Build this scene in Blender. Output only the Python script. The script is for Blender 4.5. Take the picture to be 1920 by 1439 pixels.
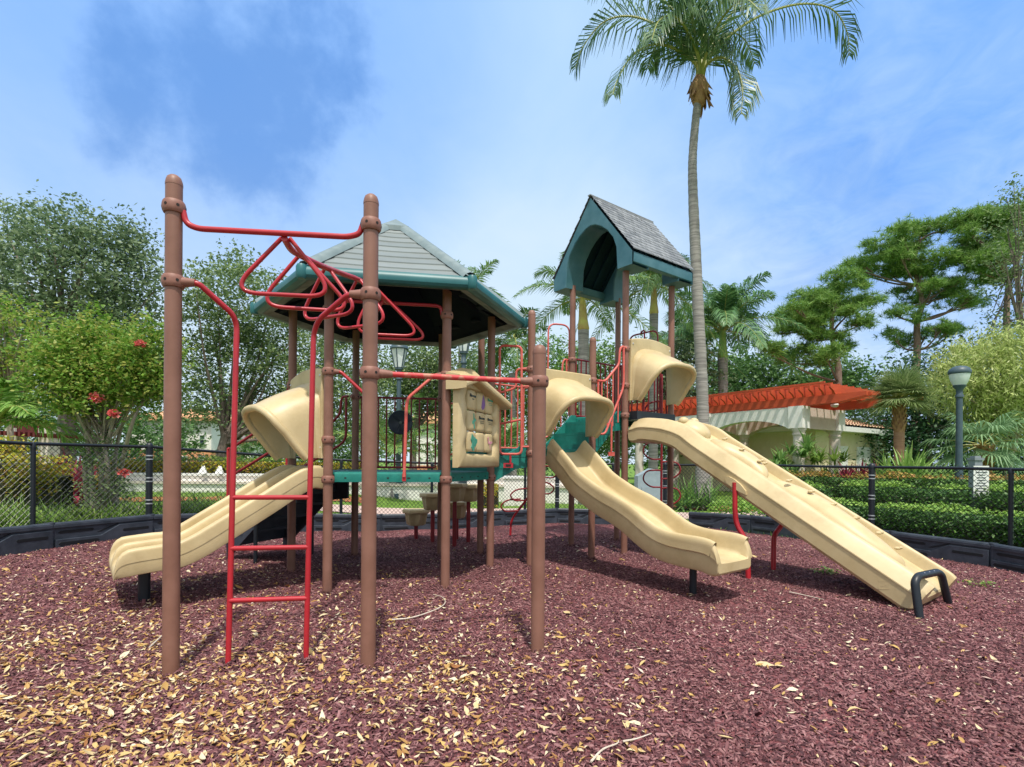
import bpy, math, random
import numpy as np
from mathutils import Vector, Matrix
R = math.radians
random.seed(7)
rng = np.random.default_rng(7)
for _o in list(bpy.data.objects):
    bpy.data.objects.remove(_o)
scene = bpy.context.scene
COL = scene.collection

# ------------------------------------------------------------------ camera
EYE = 1.2
cam_data = bpy.data.cameras.new("camera")
cam = bpy.data.objects.new("camera", cam_data)
COL.objects.link(cam)
cam.location = (0, 0, EYE)
ROLL = R(0.4)
cam.rotation_euler = (Matrix.Rotation(R(90), 3, 'X') @ Matrix.Rotation(ROLL, 3, 'Z')).to_euler()
cam_data.sensor_width = 36
cam_data.lens = 36 * 1000 / 1920
cam_data.shift_y = 148.5 / 1920
cam_data.clip_end = 2000
scene.camera = cam

# ------------------------------------------------------------------ sun and sky
SUN_EL, SUN_AZ = R(65), math.atan2(0.18, -1.0)      # high, behind the camera, slightly right
sun_dir = Vector((math.sin(SUN_AZ) * math.cos(SUN_EL), math.cos(SUN_AZ) * math.cos(SUN_EL), math.sin(SUN_EL)))
sd = bpy.data.lights.new("sun", 'SUN')
sd.energy = 3.2
sd.angle = R(1.5)
sd.color = (1.0, 0.95, 0.87)
sun = bpy.data.objects.new("sun", sd)
COL.objects.link(sun)
sun.rotation_euler = sun_dir.to_track_quat('Z', 'Y').to_euler()

world = bpy.data.worlds.new("World")
scene.world = world
world.use_nodes = True
nt = world.node_tree
for n in list(nt.nodes):
    nt.nodes.remove(n)
L = nt.links.new
out = nt.nodes.new('ShaderNodeOutputWorld')
sky = nt.nodes.new('ShaderNodeTexSky')
sky.sky_type = 'NISHITA'
sky.sun_disc = False
sky.sun_elevation = SUN_EL
sky.sun_rotation = SUN_AZ
sky.air_density = 1.0
sky.dust_density = 1.0
sky.ozone_density = 1.5
bg_sky = nt.nodes.new('ShaderNodeBackground')
bg_sky.inputs[1].default_value = 0.15
L(sky.outputs[0], bg_sky.inputs[0])
tc = nt.nodes.new('ShaderNodeTexCoord')
nrm = nt.nodes.new('ShaderNodeVectorMath'); nrm.operation = 'NORMALIZE'
L(tc.outputs['Generated'], nrm.inputs[0])
sep = nt.nodes.new('ShaderNodeSeparateXYZ')
L(nrm.outputs[0], sep.inputs[0])


def wmath(op, a, b=None, clamp=False):
    n = nt.nodes.new('ShaderNodeMath'); n.operation = op; n.use_clamp = clamp
    for i, x in enumerate((a, b)):
        if x is None:
            continue
        if isinstance(x, (int, float)):
            n.inputs[i].default_value = x
        else:
            L(x, n.inputs[i])
    return n.outputs[0]


# flat cloud layer: direction projected on a plane overhead
den = wmath('ADD', sep.outputs[2], 0.16)
cx = wmath('DIVIDE', sep.outputs[0], den)
cy = wmath('DIVIDE', sep.outputs[1], den)
comb = nt.nodes.new('ShaderNodeCombineXYZ')
L(cx, comb.inputs[0]); L(cy, comb.inputs[1])


def wnoise(scale, detail, rough, offset, stretch=(1, 1, 1), dist=0.0):
    mp = nt.nodes.new('ShaderNodeMapping')
    mp.inputs['Location'].default_value = offset
    mp.inputs['Scale'].default_value = stretch
    mp.inputs['Rotation'].default_value = (0, 0, R(-38))
    L(comb.outputs[0], mp.inputs[0])
    n = nt.nodes.new('ShaderNodeTexNoise')
    n.inputs['Scale'].default_value = scale
    n.inputs['Detail'].default_value = detail
    n.inputs['Roughness'].default_value = rough
    n.inputs['Distortion'].default_value = dist
    L(mp.outputs[0], n.inputs['Vector'])
    return n.outputs[0]


def smooth(x, lo, hi):
    m = nt.nodes.new('ShaderNodeMapRange'); m.interpolation_type = 'SMOOTHSTEP'
    m.inputs[1].default_value = lo; m.inputs[2].default_value = hi
    L(x, m.inputs[0])
    return m.outputs[0]


def skydir(px, py):
    return Vector(((px - 960) / 1000, 1, (868 - py) / 1000)).normalized()


def near_dir(px, py, inner, outer, wob=0.0, noise=None):
    d = nt.nodes.new('ShaderNodeVectorMath'); d.operation = 'DOT_PRODUCT'
    L(nrm.outputs[0], d.inputs[0]); d.inputs[1].default_value = skydir(px, py)
    x = d.outputs['Value']
    if noise is not None:
        x = wmath('ADD', x, wmath('MULTIPLY', wmath('SUBTRACT', noise, 0.5), wob))
    return smooth(x, math.cos(R(outer)), math.cos(R(inner)))


n_big = wnoise(1.1, 5, 0.55, (3.1, 1.4, 0), dist=0.4)
n_fine = wnoise(3.0, 8, 0.62, (0.3, 7.7, 0), stretch=(1.0, 0.45, 1), dist=0.3)
n_rag = wnoise(2.3, 7, 0.6, (5.0, 2.0, 0), dist=0.7)
# lumpy noise on the sky sphere itself, for the edge of the low cloud
nl = nt.nodes.new('ShaderNodeTexNoise'); nl.inputs['Scale'].default_value = 9; nl.inputs['Detail'].default_value = 7; nl.inputs['Roughness'].default_value = 0.58
L(nrm.outputs[0], nl.inputs['Vector'])
n_lump = nl.outputs[0]
# thin overcast, opened up in a band on the right and in the gap at upper left
n_mott = wnoise(5.5, 6, 0.6, (2.2, 9.1, 0), dist=0.6)
cover = wmath('ADD', wmath('MULTIPLY', n_big, 0.55), wmath('MULTIPLY', n_fine, 0.45))
gap_r = near_dir(2150, 130, 4, 40, 0.05, n_rag)
gap_c = near_dir(330, 40, 1, 30, 0.05, n_rag)
horizon = smooth(sep.outputs[2], 0.55, 0.10)
cov = wmath('ADD', wmath('MULTIPLY', wmath('SUBTRACT', cover, 0.5), 0.6), 0.95)
cov = wmath('ADD', cov, wmath('MULTIPLY', horizon, 0.25))
mott = wmath('ADD', wmath('MULTIPLY', wmath('SUBTRACT', n_mott, 0.5), 1.5), 1.0)
cov = wmath('SUBTRACT', cov, wmath('MULTIPLY', wmath('MULTIPLY', gap_r, 0.72), mott))
cov = wmath('SUBTRACT', cov, wmath('MULTIPLY', gap_c, 0.58), clamp=True)
def wmix(f, c0, c1):
    n = nt.nodes.new('ShaderNodeMix'); n.data_type = 'RGBA'
    L(f, n.inputs[0])
    for i, c in ((6, c0), (7, c1)):
        if isinstance(c, tuple): n.inputs[i].default_value = c
        else: L(c, n.inputs[i])
    return n.outputs[2]


shade = wmath('ADD', wmath('MULTIPLY', smooth(n_big, 0.2, 0.8), 0.6), wmath('MULTIPLY', horizon, 0.9), clamp=True)
pale = wmix(shade, (0.385, 0.57, 0.79, 1), (0.55, 0.665, 0.765, 1))
ccol = wmix(cov, (0.13, 0.33, 0.79, 1), pale)
# shaded underside of one low blue-grey cloud, upper left, with a tail to its right
p1 = near_dir(400, 200, 0.5, 10.5, 0.045, n_lump)
p2 = near_dir(550, 110, 1, 8, 0.03, n_lump)
patch = wmath('MULTIPLY', wmath('MAXIMUM', p1, p2), 0.68)
p3 = wmath('MULTIPLY', near_dir(1600, 400, 1, 9, 0.05, n_rag), 0.22)
patch = wmath('MAXIMUM', patch, p3)
ccol = wmix(patch, ccol, (0.075, 0.22, 0.56, 1))
bg_cloud = nt.nodes.new('ShaderNodeBackground')
bg_cloud.inputs[1].default_value = 1.0
# added glow: unseen sky towards the sun, behind the camera, brightened to lift shade
sdn = nt.nodes.new('ShaderNodeVectorMath'); sdn.operation = 'DOT_PRODUCT'
L(nrm.outputs[0], sdn.inputs[0]); sdn.inputs[1].default_value = sun_dir
toward = smooth(sdn.outputs['Value'], 0.45, 0.97)
ccol = wmix(toward, ccol, (0.86, 0.84, 0.80, 1))
L(wmath('ADD', wmath('MULTIPLY', toward, 0.25), 1.0), bg_cloud.inputs[1])
L(ccol, bg_cloud.inputs[0])
mix1 = nt.nodes.new('ShaderNodeMixShader')
mix1.inputs[0].default_value = 0.92
L(bg_sky.outputs[0], mix1.inputs[1]); L(bg_cloud.outputs[0], mix1.inputs[2])
L(mix1.outputs[0], out.inputs[0])

vs = scene.view_settings
vs.view_transform = 'Standard'
vs.look = 'None'
vs.exposure = 0.45
vs.gamma = 1.0
vs.use_curve_mapping = False

# ------------------------------------------------------------------ survey helpers
_c, _s = math.cos(ROLL), math.sin(ROLL)


def ray(px, py):
    iu, iv = px - 960, py - 868
    return (iu * _c + iv * _s) / 1000, (-iu * _s + iv * _c) / 1000


def W(px, py, Y):
    """point seen at photo pixel (px, py) at depth Y"""
    u, v = ray(px, py)
    return Vector((u * Y, Y, EYE - v * Y))


def on_plane(P, d, px, py):
    """(t, z) of the photo pixel on the vertical plane through P along d"""
    u, v = ray(px, py)
    t = (u * P[1] - P[0]) / (d[0] - u * d[1])
    return t, EYE - v * (P[1] + d[1] * t)


def V3(p, z=0.0):
    return Vector((p[0], p[1], z))


def sstep(a, b, x):
    t = np.clip((x - a) / (b - a), 0, 1)
    return t * t * (3 - 2 * t)


def ground_z(x, y):
    """height of the mulch / lawn, metres"""
    x = np.asarray(x, float); y = np.asarray(y, float)
    z = 0.20 * sstep(2.2, 5.6, -x) - 0.03 * sstep(2.5, 6, x)
    for hx_, hy_ in ((-3.35, 4.1), (2.1, 4.45), (3.6, 4.25)):
        z = z - 0.030 * np.exp(-((x - hx_) ** 2 + (y - hy_) ** 2) / 0.22)
    z = z + 0.012 * np.sin(1.7 * x + 0.6) * np.sin(1.3 * y + 1.1) + 0.008 * np.sin(3.9 * x + 2.2 * y)
    return z


def gz(x, y):
    return float(ground_z(x, y))


# ------------------------------------------------------------------ objects
def tag(o, label=None, cat=None, group=None, kind=None):
    if label: o['label'] = label
    if cat: o['category'] = cat
    if group: o['group'] = group
    if kind: o['kind'] = kind
    return o


def thing(name, label, cat, loc=(0, 0, 0), group=None):
    o = bpy.data.objects.new(name, None)
    COL.objects.link(o)
    o.location = loc
    o.empty_display_size = 0.2
    tag(o, label, cat, group)
    bpy.context.view_layer.update()
    return o


def root_loc(o):
    p = Vector((0, 0, 0))
    while o is not None:
        p += o.location
        o = o.parent
    return p


def attach(o, parent):
    if parent is not None:
        o.parent = parent
        top = parent
        while top.parent is not None:
            top = top.parent
        if parent is top:
            o.matrix_parent_inverse = Matrix.Translation(-top.location)
    return o


def raw_mesh(name, verts, faces, mats, parent=None, smooth=True, angle=38, mi=None):
    me = bpy.data.meshes.new(name)
    me.from_pydata([tuple(v) for v in verts], [], faces)
    for m in (mats if isinstance(mats, (list, tuple)) else [mats]):
        me.materials.append(m)
    if mi is not None and any(mi):
        me.polygons.foreach_set('material_index', mi)
    me.validate()
    if smooth:
        me.polygons.foreach_set('use_smooth', [True] * len(me.polygons))
        me.set_sharp_from_angle(angle=R(angle))
    me.update()
    o = bpy.data.objects.new(name, me)
    COL.objects.link(o)
    return attach(o, parent)


def np_mesh(name, V, F, mat, parent=None, mi=None, smooth=False):
    """V (n,3); F (m,k) equal-sided faces; quick"""
    V = np.asarray(V, np.float32); F = np.asarray(F, np.int32)
    me = bpy.data.meshes.new(name)
    me.vertices.add(len(V)); me.vertices.foreach_set('co', V.ravel())
    k = F.shape[1]
    me.loops.add(F.size); me.loops.foreach_set('vertex_index', F.ravel())
    me.polygons.add(len(F))
    me.polygons.foreach_set('loop_start', np.arange(0, F.size, k, dtype=np.int32))
    for m in (mat if isinstance(mat, (list, tuple)) else [mat]):
        me.materials.append(m)
    if mi is not None:
        me.polygons.foreach_set('material_index', np.asarray(mi, np.int32))
    if smooth:
        me.polygons.foreach_set('use_smooth', np.ones(len(F), bool))
    me.update(calc_edges=True)
    me.validate()
    o = bpy.data.objects.new(name, me)
    COL.objects.link(o)
    return attach(o, parent)


def fillet(pts, rad, n=5, closed=False):
    """round the corners of a polyline"""
    pts = [Vector(p) for p in pts]
    if not isinstance(rad, (list, tuple)):
        rad = [rad] * len(pts)
    res = []
    N = len(pts)
    for i, p in enumerate(pts):
        if not closed and i in (0, N - 1):
            res.append(p); continue
        a, b = pts[i - 1], pts[(i + 1) % N]
        d1, d2 = a - p, b - p
        l = min(rad[i], d1.length * 0.49, d2.length * 0.49)
        s, e = p + d1.normalized() * l, p + d2.normalized() * l
        for k in range(n + 1):
            t = k / n
            res.append(s * (1 - t) ** 2 + p * 2 * t * (1 - t) + e * t * t)
    return res


def catmull(pts, n=8):
    P = [Vector(p) for p in pts]
    P = [P[0] * 2 - P[1]] + P + [P[-1] * 2 - P[-2]]
    res = []
    for i in range(1, len(P) - 2):
        for k in range(n):
            t = k / n
            a, b, c, d = P[i - 1], P[i], P[i + 1], P[i + 2]
            res.append(0.5 * ((2 * b) + (c - a) * t + (2 * a - 5 * b + 4 * c - d) * t * t + (3 * b - a - 3 * c + d) * t ** 3))
    res.append(P[-2])
    return res


class MB:
    """collects shapes for ONE mesh object"""
    def __init__(s):
        s.v, s.f, s.m = [], [], []

    def add(s, verts, faces, mi=0):
        k = len(s.v)
        s.v += [tuple(v) for v in verts]
        s.f += [tuple(i + k for i in f) for f in faces]
        s.m += [mi] * len(faces)
        return s

    def box(s, c, size, rot=None, mi=0):
        c = Vector(c); h = Vector(size) / 2
        vs_ = []
        for z in (-1, 1):
            for (x, y) in ((-1, -1), (1, -1), (1, 1), (-1, 1)):
                p = Vector((x * h.x, y * h.y, z * h.z))
                if rot is not None:
                    p = rot @ p
                vs_.append(c + p)
        return s.add(vs_, [(3, 2, 1, 0), (4, 5, 6, 7), (0, 1, 5, 4), (1, 2, 6, 5), (2, 3, 7, 6), (3, 0, 4, 7)], mi)

    def beam(s, p0, p1, w, h, mi=0, up=(0, 0, 1)):
        p0, p1 = Vector(p0), Vector(p1)
        d = (p1 - p0)
        x = d.normalized(); y = Vector(up).cross(x).normalized(); z = x.cross(y)
        rot = Matrix((x, y, z)).transposed()
        return s.box((p0 + p1) / 2, (d.length, w, h), rot, mi)

    def tube(s, pts, r, n=8, closed=False, mi=0, cap=True):
        pts = [Vector(p) for p in pts]
        N = len(pts)
        rad = r if isinstance(r, (list, tuple)) else [r] * N
        rings = []
        prev = None
        for i, p in enumerate(pts):
            if closed:
                t = (pts[(i + 1) % N] - pts[i - 1])
            else:
                t = pts[min(i + 1, N - 1)] - pts[max(i - 1, 0)]
            t.normalize()
            if prev is None:
                ref = Vector((0, 0, 1)) if abs(t.z) < 0.9 else Vector((1, 0, 0))
                a = t.cross(ref).normalized()
            else:
                a = (prev - t * prev.dot(t))
                a = a.normalized() if a.length > 1e-6 else t.orthogonal().normalized()
            prev = a
            b = t.cross(a)
            rings.append([p + (a * math.cos(2 * math.pi * k / n) + b * math.sin(2 * math.pi * k / n)) * rad[i] for k in range(n)])
        vs_ = [v for ring in rings for v in ring]
        fs = []
        M_ = N if closed else N - 1
        for i in range(M_):
            j = (i + 1) % N
            off = 0
            if closed and j == 0:           # line up the seam
                best = min(range(n), key=lambda q: (rings[0][q] - rings[-1][0]).length)
                off = best
            for k in range(n):
                fs.append((i * n + k, i * n + (k + 1) % n, j * n + (k + 1 + off) % n, j * n + (k + off) % n))
        if cap and not closed:
            fs.append(tuple(range(n - 1, -1, -1)))
            fs.append(tuple((N - 1) * n + k for k in range(n)))
        return s.add(vs_, fs, mi)

    def cyl(s, p0, p1, r0, r1=None, n=14, mi=0):
        return s.tube([p0, p1], [r0, r0 if r1 is None else r1], n, mi=mi)

    def lathe(s, prof, o, n=20, axis=None, mi=0):
        """prof [(r, h)] turned about an axis through o"""
        o = Vector(o)
        ax = Vector(axis).normalized() if axis is not None else Vector((0, 0, 1))
        a = ax.orthogonal().normalized() if abs(ax.z) < 0.999 else Vector((1, 0, 0))
        b = ax.cross(a)
        vs_, fs = [], []
        for (r_, h) in prof:
            for k in range(n):
                th = 2 * math.pi * k / n
                vs_.append(o + ax * h + (a * math.cos(th) + b * math.sin(th)) * r_)
        for i in range(len(prof) - 1):
            for k in range(n):
                fs.append((i * n + k, i * n + (k + 1) % n, (i + 1) * n + (k + 1) % n, (i + 1) * n + k))
        if prof[0][0] > 1e-4:
            fs.append(tuple(range(n - 1, -1, -1)))
        if prof[-1][0] > 1e-4:
            fs.append(tuple((len(prof) - 1) * n + k for k in range(n)))
        return s.add(vs_, fs, mi)

    def prism(s, poly, vec, mi=0):
        vec = Vector(vec)
        P = [Vector(p) for p in poly]
        n = len(P)
        fs = [tuple(range(n - 1, -1, -1)), tuple(range(n, 2 * n))]
        fs += [(i, (i + 1) % n, n + (i + 1) % n, n + i) for i in range(n)]
        return s.add(P + [p + vec for p in P], fs, mi)

    def grid(s, rows, mi=0, close_u=False):
        nu = len(rows[0])
        vs_ = [v for r_ in rows for v in r_]
        fs = []
        for i in range(len(rows) - 1):
            for j in range(nu if close_u else nu - 1):
                k = (j + 1) % nu
                fs.append((i * nu + j, i * nu + k, (i + 1) * nu + k, (i + 1) * nu + j))
        return s.add(vs_, fs, mi)

    def ball(s, c, r, n=12, mi=0):
        c = Vector(c); r = Vector(r) if not isinstance(r, (int, float)) else Vector((r, r, r))
        rows = []
        for i in range(n // 2 + 1):
            ph = math.pi * i / (n // 2)
            rows.append([c + Vector((r.x * math.sin(ph) * math.cos(2 * math.pi * j / n), r.y * math.sin(ph) * math.sin(2 * math.pi * j / n), -r.z * math.cos(ph))) for j in range(n)])
        return s.grid(rows, mi, True)

    def build(s, name, mats, parent=None, smooth=True, angle=38):
        return raw_mesh(name, s.v, s.f, mats, parent, smooth, angle, s.m)


# ------------------------------------------------------------------ materials
def mat(name, col, col2=None, rough=0.5, spec=0.4, scale=8.0, mixlo=0.35, mixhi=0.65, island=False,
        bump=0.0, bscale=80.0, transl=0.0, coat=0.0, detail=4.0, stretch=(1, 1, 1), metal=0.0, col3=None, dirt=0.0):
    m = bpy.data.materials.new(name)
    m.use_nodes = True
    t = m.node_tree
    b = t.nodes['Principled BSDF']
    b.inputs['Roughness'].default_value = rough
    b.inputs['Specular IOR Level'].default_value = spec
    b.inputs['Metallic'].default_value = metal
    b.inputs['Coat Weight'].default_value = coat
    b.inputs['Base Color'].default_value = (*col, 1)
    lk = t.links.new
    tcn = t.nodes.new('ShaderNodeTexCoord')
    mp = t.nodes.new('ShaderNodeMapping'); mp.inputs['Scale'].default_value = stretch
    lk(tcn.outputs['Object'], mp.inputs[0])
    colout = None
    if col2 is not None:
        mx = t.nodes.new('ShaderNodeMix'); mx.data_type = 'RGBA'
        mx.inputs[6].default_value = (*col, 1); mx.inputs[7].default_value = (*col2, 1)
        if island:
            g = t.nodes.new('ShaderNodeNewGeometry')
            fac = g.outputs['Random Per Island']
            if col3 is not None:
                cr = t.nodes.new('ShaderNodeValToRGB')
                e = cr.color_ramp.elements
                e[0].color = (*col, 1); e[1].color = (*col3, 1)
                mid = cr.color_ramp.elements.new(0.5); mid.color = (*col2, 1)
                lk(fac, cr.inputs[0]); colout = cr.outputs[0]
            else:
                lk(fac, mx.inputs[0]); colout = mx.outputs[2]
        else:
            nz = t.nodes.new('ShaderNodeTexNoise')
            nz.inputs['Scale'].default_value = scale; nz.inputs['Detail'].default_value = detail
            nz.inputs['Roughness'].default_value = 0.6
            lk(mp.outputs[0], nz.inputs['Vector'])
            mr = t.nodes.new('ShaderNodeMapRange')
            mr.inputs[1].default_value = mixlo; mr.inputs[2].default_value = mixhi
            lk(nz.outputs[0], mr.inputs[0]); lk(mr.outputs[0], mx.inputs[0]); colout = mx.outputs[2]
    if dirt > 0:
        nz = t.nodes.new('ShaderNodeTexNoise')
        nz.inputs['Scale'].default_value = 2.3; nz.inputs['Detail'].default_value = 9; nz.inputs['Roughness'].default_value = 0.7
        lk(mp.outputs[0], nz.inputs['Vector'])
        mr = t.nodes.new('ShaderNodeMapRange')
        mr.inputs[1].default_value = 0.48; mr.inputs[2].default_value = 0.75; mr.inputs[4].default_value = dirt
        lk(nz.outputs[0], mr.inputs[0])
        mx2 = t.nodes.new('ShaderNodeMix'); mx2.data_type = 'RGBA'; mx2.blend_type = 'MULTIPLY'
        mx2.inputs[7].default_value = (0.55, 0.5, 0.42, 1)
        lk(mr.outputs[0], mx2.inputs[0])
        if colout is not None: lk(colout, mx2.inputs[6])
        else: mx2.inputs[6].default_value = (*col, 1)
        colout = mx2.outputs[2]
    if colout is not None:
        lk(colout, b.inputs['Base Color'])
    if bump > 0:
        nb = t.nodes.new('ShaderNodeTexNoise')
        nb.inputs['Scale'].default_value = bscale; nb.inputs['Detail'].default_value = 3
        lk(mp.outputs[0], nb.inputs['Vector'])
        bp = t.nodes.new('ShaderNodeBump'); bp.inputs['Strength'].default_value = bump; bp.inputs['Distance'].default_value = 0.01
        lk(nb.outputs[0], bp.inputs['Height']); lk(bp.outputs[0], b.inputs['Normal'])
    if transl > 0:
        tr = t.nodes.new('ShaderNodeBsdfTranslucent')
        if colout is not None: lk(colout, tr.inputs[0])
        else: tr.inputs[0].default_value = (*col, 1)
        ms = t.nodes.new('ShaderNodeMixShader'); ms.inputs[0].default_value = transl
        lk(b.outputs[0], ms.inputs[1]); lk(tr.outputs[0], ms.inputs[2])
        lk(ms.outputs[0], t.nodes['Material Output'].inputs[0])
    return m


def leafmat(name, a, b_, c=None, transl=0.28, rough=0.5, spec=0.35):
    return mat(name, a, b_, col3=c, island=True, rough=rough, spec=spec, transl=transl)


TAN = mat('tan_plastic', (0.50, 0.385, 0.20), (0.585, 0.47, 0.27), rough=0.42, scale=2.2, detail=8, bump=0.07, bscale=420, dirt=0.5)
TAN_IN = TAN
BROWN = mat('brown_post', (0.205, 0.096, 0.066), (0.25, 0.122, 0.088), rough=0.48, scale=5, bump=0.05, bscale=500, dirt=0.42)
CLAMP = mat('clamp_brown', (0.22, 0.095, 0.07), (0.27, 0.125, 0.092), rough=0.55, scale=30, bump=0.12, bscale=260)
HOLE = mat('clamp_hole', (0.02, 0.015, 0.014), rough=0.8)  # near-black; the shade inside holes and slots is put into the colour
RED = mat('red_tube', (0.44, 0.020, 0.030), (0.37, 0.018, 0.028), rough=0.33, scale=6, coat=0.15, dirt=0.2)
REDWORN = mat('worn_red_tube', (0.52, 0.04, 0.045), (0.45, 0.20, 0.13), rough=0.5, scale=14, mixlo=0.5, mixhi=0.62)
REDFADE = mat('faded_red_tube', (0.58, 0.085, 0.07), (0.62, 0.15, 0.12), rough=0.45, scale=9)
REDDARK = mat('dark_red_tube', (0.20, 0.012, 0.018), (0.26, 0.02, 0.025), rough=0.4, scale=6)
DECK = mat('green_deck', (0.006, 0.155, 0.125), (0.012, 0.21, 0.17), rough=0.5, scale=11, bump=0.1, bscale=150, dirt=0.35)
TEAL = mat('teal_plastic', (0.012, 0.095, 0.105), (0.028, 0.145, 0.155), rough=0.42, scale=3.2, dirt=0.25)
TEALPALE = mat('weathered_teal_plastic', (0.035, 0.125, 0.155), (0.085, 0.19, 0.225), rough=0.5, scale=2.5, detail=7, dirt=0.3)
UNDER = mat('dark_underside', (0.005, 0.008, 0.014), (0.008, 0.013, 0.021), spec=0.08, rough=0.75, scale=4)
SOFFIT = mat('soffit_grey', (0.20, 0.21, 0.20), (0.06, 0.075, 0.08), rough=0.55, scale=5, dirt=0.4)
SIDING = mat('pale_roof_planks', (0.165, 0.19, 0.19), (0.215, 0.24, 0.236), island=True, rough=0.5, dirt=0.3)
SIDTRIM = mat('grey_ridge_trim', (0.20, 0.25, 0.255), (0.14, 0.19, 0.20), rough=0.5, scale=6, dirt=0.3)
SHINGLE = mat('grey_shingle', (0.13, 0.14, 0.155), (0.18, 0.19, 0.205), col3=(0.24, 0.25, 0.265), island=True, rough=0.7)
BLACK = mat('black_plastic', (0.026, 0.034, 0.048), (0.052, 0.062, 0.082), rough=0.45, scale=6, bump=0.08, bscale=200, dirt=0.2)
BLACKMET = mat('black_steel', (0.012, 0.016, 0.022), rough=0.4)
BOLT = mat('zinc_bolt', (0.55, 0.56, 0.57), rough=0.4, metal=0.8)
SILVER = mat('galvanised_band', (0.55, 0.58, 0.6), (0.4, 0.43, 0.45), rough=0.4, scale=20, metal=0.5)
# ================================================================== ground
FENCE_L = [(-6.05, 3.2), (-5.62, 5.2), (-5.43, 6.05), (-4.80, 7.35), (-3.20, 8.9), (-1.2, 9.85), (0.92, 10.75)]
FENCE_R = [(0.92, 10.75), (2.05, 10.72), (3.43, 10.36), (4.35, 9.25), (5.30, 7.95), (5.85, 6.9), (6.12, 6.1), (6.3, 4.2), (6.4, 2.0)]
PLAY = FENCE_L + [(2.05, 10.9), (3.43, 10.5)] + FENCE_R[3:] + [(6.6, -3.0), (-6.6, -3.0)]


def inside(poly, x, y):
    x = np.asarray(x); y = np.asarray(y)
    c = np.zeros(x.shape, bool)
    n = len(poly)
    for i in range(n):
        x0, y0 = poly[i]; x1, y1 = poly[(i + 1) % n]
        m = ((y0 > y) != (y1 > y))
        xi = (x1 - x0) * (y - y0) / (y1 - y0 + 1e-12) + x0
        c ^= m & (x < xi)
    return c


def sheet(name, xs, ys, dz, m, keep=None):
    X, Y = np.meshgrid(xs, ys)
    Z = ground_z(X, Y) + dz
    V = np.stack([X, Y, Z], -1).reshape(-1, 3)
    nx, ny = len(xs), len(ys)
    i = np.arange(ny - 1)[:, None] * nx + np.arange(nx - 1)[None]
    F = np.stack([i, i + 1, i + nx + 1, i + nx], -1).reshape(-1, 4)
    if keep is not None:
        c = V[F].mean(1)
        F = F[keep(c[:, 0], c[:, 1])]
        used = np.unique(F)
        re = np.full(len(V), -1); re[used] = np.arange(len(used))
        V = V[used]; F = re[F]
    o = np_mesh(name, V, F, m, smooth=True)
    o['kind'] = 'structure'
    return o


LAWN = mat('lawn_turf', (0.10, 0.19, 0.028), (0.16, 0.26, 0.05), rough=0.9, spec=0.1, scale=3.5, detail=8, bump=0.6, bscale=90)
PAVER = mat('pink_pavers', (0.46, 0.33, 0.29), (0.56, 0.43, 0.38), rough=0.85, spec=0.2, scale=6, bump=0.2, bscale=60)
REDMULCH = mat('orange_bed_mulch', (0.30, 0.085, 0.045), (0.42, 0.17, 0.09), rough=0.95, spec=0.1, scale=30, detail=8, bump=0.6, bscale=60)


def mulch_material():
    m = bpy.data.materials.new('shredded_rubber_mulch')
    m.use_nodes = True
    t = m.node_tree; b = t.nodes['Principled BSDF']; lk = t.links.new
    b.inputs['Roughness'].default_value = 0.8; b.inputs['Specular IOR Level'].default_value = 0.25
    tcn = t.nodes.new('ShaderNodeTexCoord')
    mp = t.nodes.new('ShaderNodeMapping'); mp.inputs['Scale'].default_value = (1, 1, 1)
    lk(tcn.outputs['Object'], mp.inputs[0])
    wob = t.nodes.new('ShaderNodeTexNoise'); wob.inputs['Scale'].default_value = 30
    lk(mp.outputs[0], wob.inputs['Vector'])
    mixv = t.nodes.new('ShaderNodeMix'); mixv.data_type = 'RGBA'; mixv.blend_type = 'ADD'; mixv.inputs[0].default_value = 0.03
    lk(mp.outputs[0], mixv.inputs[6]); lk(wob.outputs['Color'], mixv.inputs[7])
    vo = t.nodes.new('ShaderNodeTexVoronoi'); vo.inputs['Scale'].default_value = 46
    lk(mixv.outputs[2], vo.inputs['Vector'])
    sp = t.nodes.new('ShaderNodeSeparateColor'); lk(vo.outputs['Color'], sp.inputs[0])
    cr = t.nodes.new('ShaderNodeValToRGB'); e = cr.color_ramp.elements
    e[0].position = 0.0; e[0].color = (0.048, 0.018, 0.021, 1)
    e[1].position = 1.0; e[1].color = (0.32, 0.16, 0.155, 1)
    for p, c in ((0.3, (0.10, 0.034, 0.038, 1)), (0.65, (0.18, 0.058, 0.063, 1)), (0.88, (0.24, 0.09, 0.092, 1))):
        x = cr.color_ramp.elements.new(p); x.color = c
    lk(sp.outputs[0], cr.inputs[0])
    big = t.nodes.new('ShaderNodeTexNoise'); big.inputs['Scale'].default_value = 0.9; big.inputs['Detail'].default_value = 5
    lk(mp.outputs[0], big.inputs['Vector'])
    mr = t.nodes.new('ShaderNodeMapRange'); mr.inputs[1].default_value = 0.35; mr.inputs[2].default_value = 0.65
    mr.inputs[3].default_value = 0.66; mr.inputs[4].default_value = 1.22
    lk(big.outputs[0], mr.inputs[0])
    mx = t.nodes.new('ShaderNodeMix'); mx.data_type = 'RGBA'; mx.blend_type = 'MULTIPLY'; mx.inputs[0].default_value = 1
    lk(cr.outputs[0], mx.inputs[6]); lk(mr.outputs[0], mx.inputs[7])
    lk(mx.outputs[2], b.inputs['Base Color'])
    bp = t.nodes.new('ShaderNodeBump'); bp.inputs['Strength'].default_value = 0.9; bp.inputs['Distance'].default_value = 0.015
    lk(vo.outputs['Distance'], bp.inputs['Height']); lk(bp.outputs[0], b.inputs['Normal'])
    return m


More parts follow.
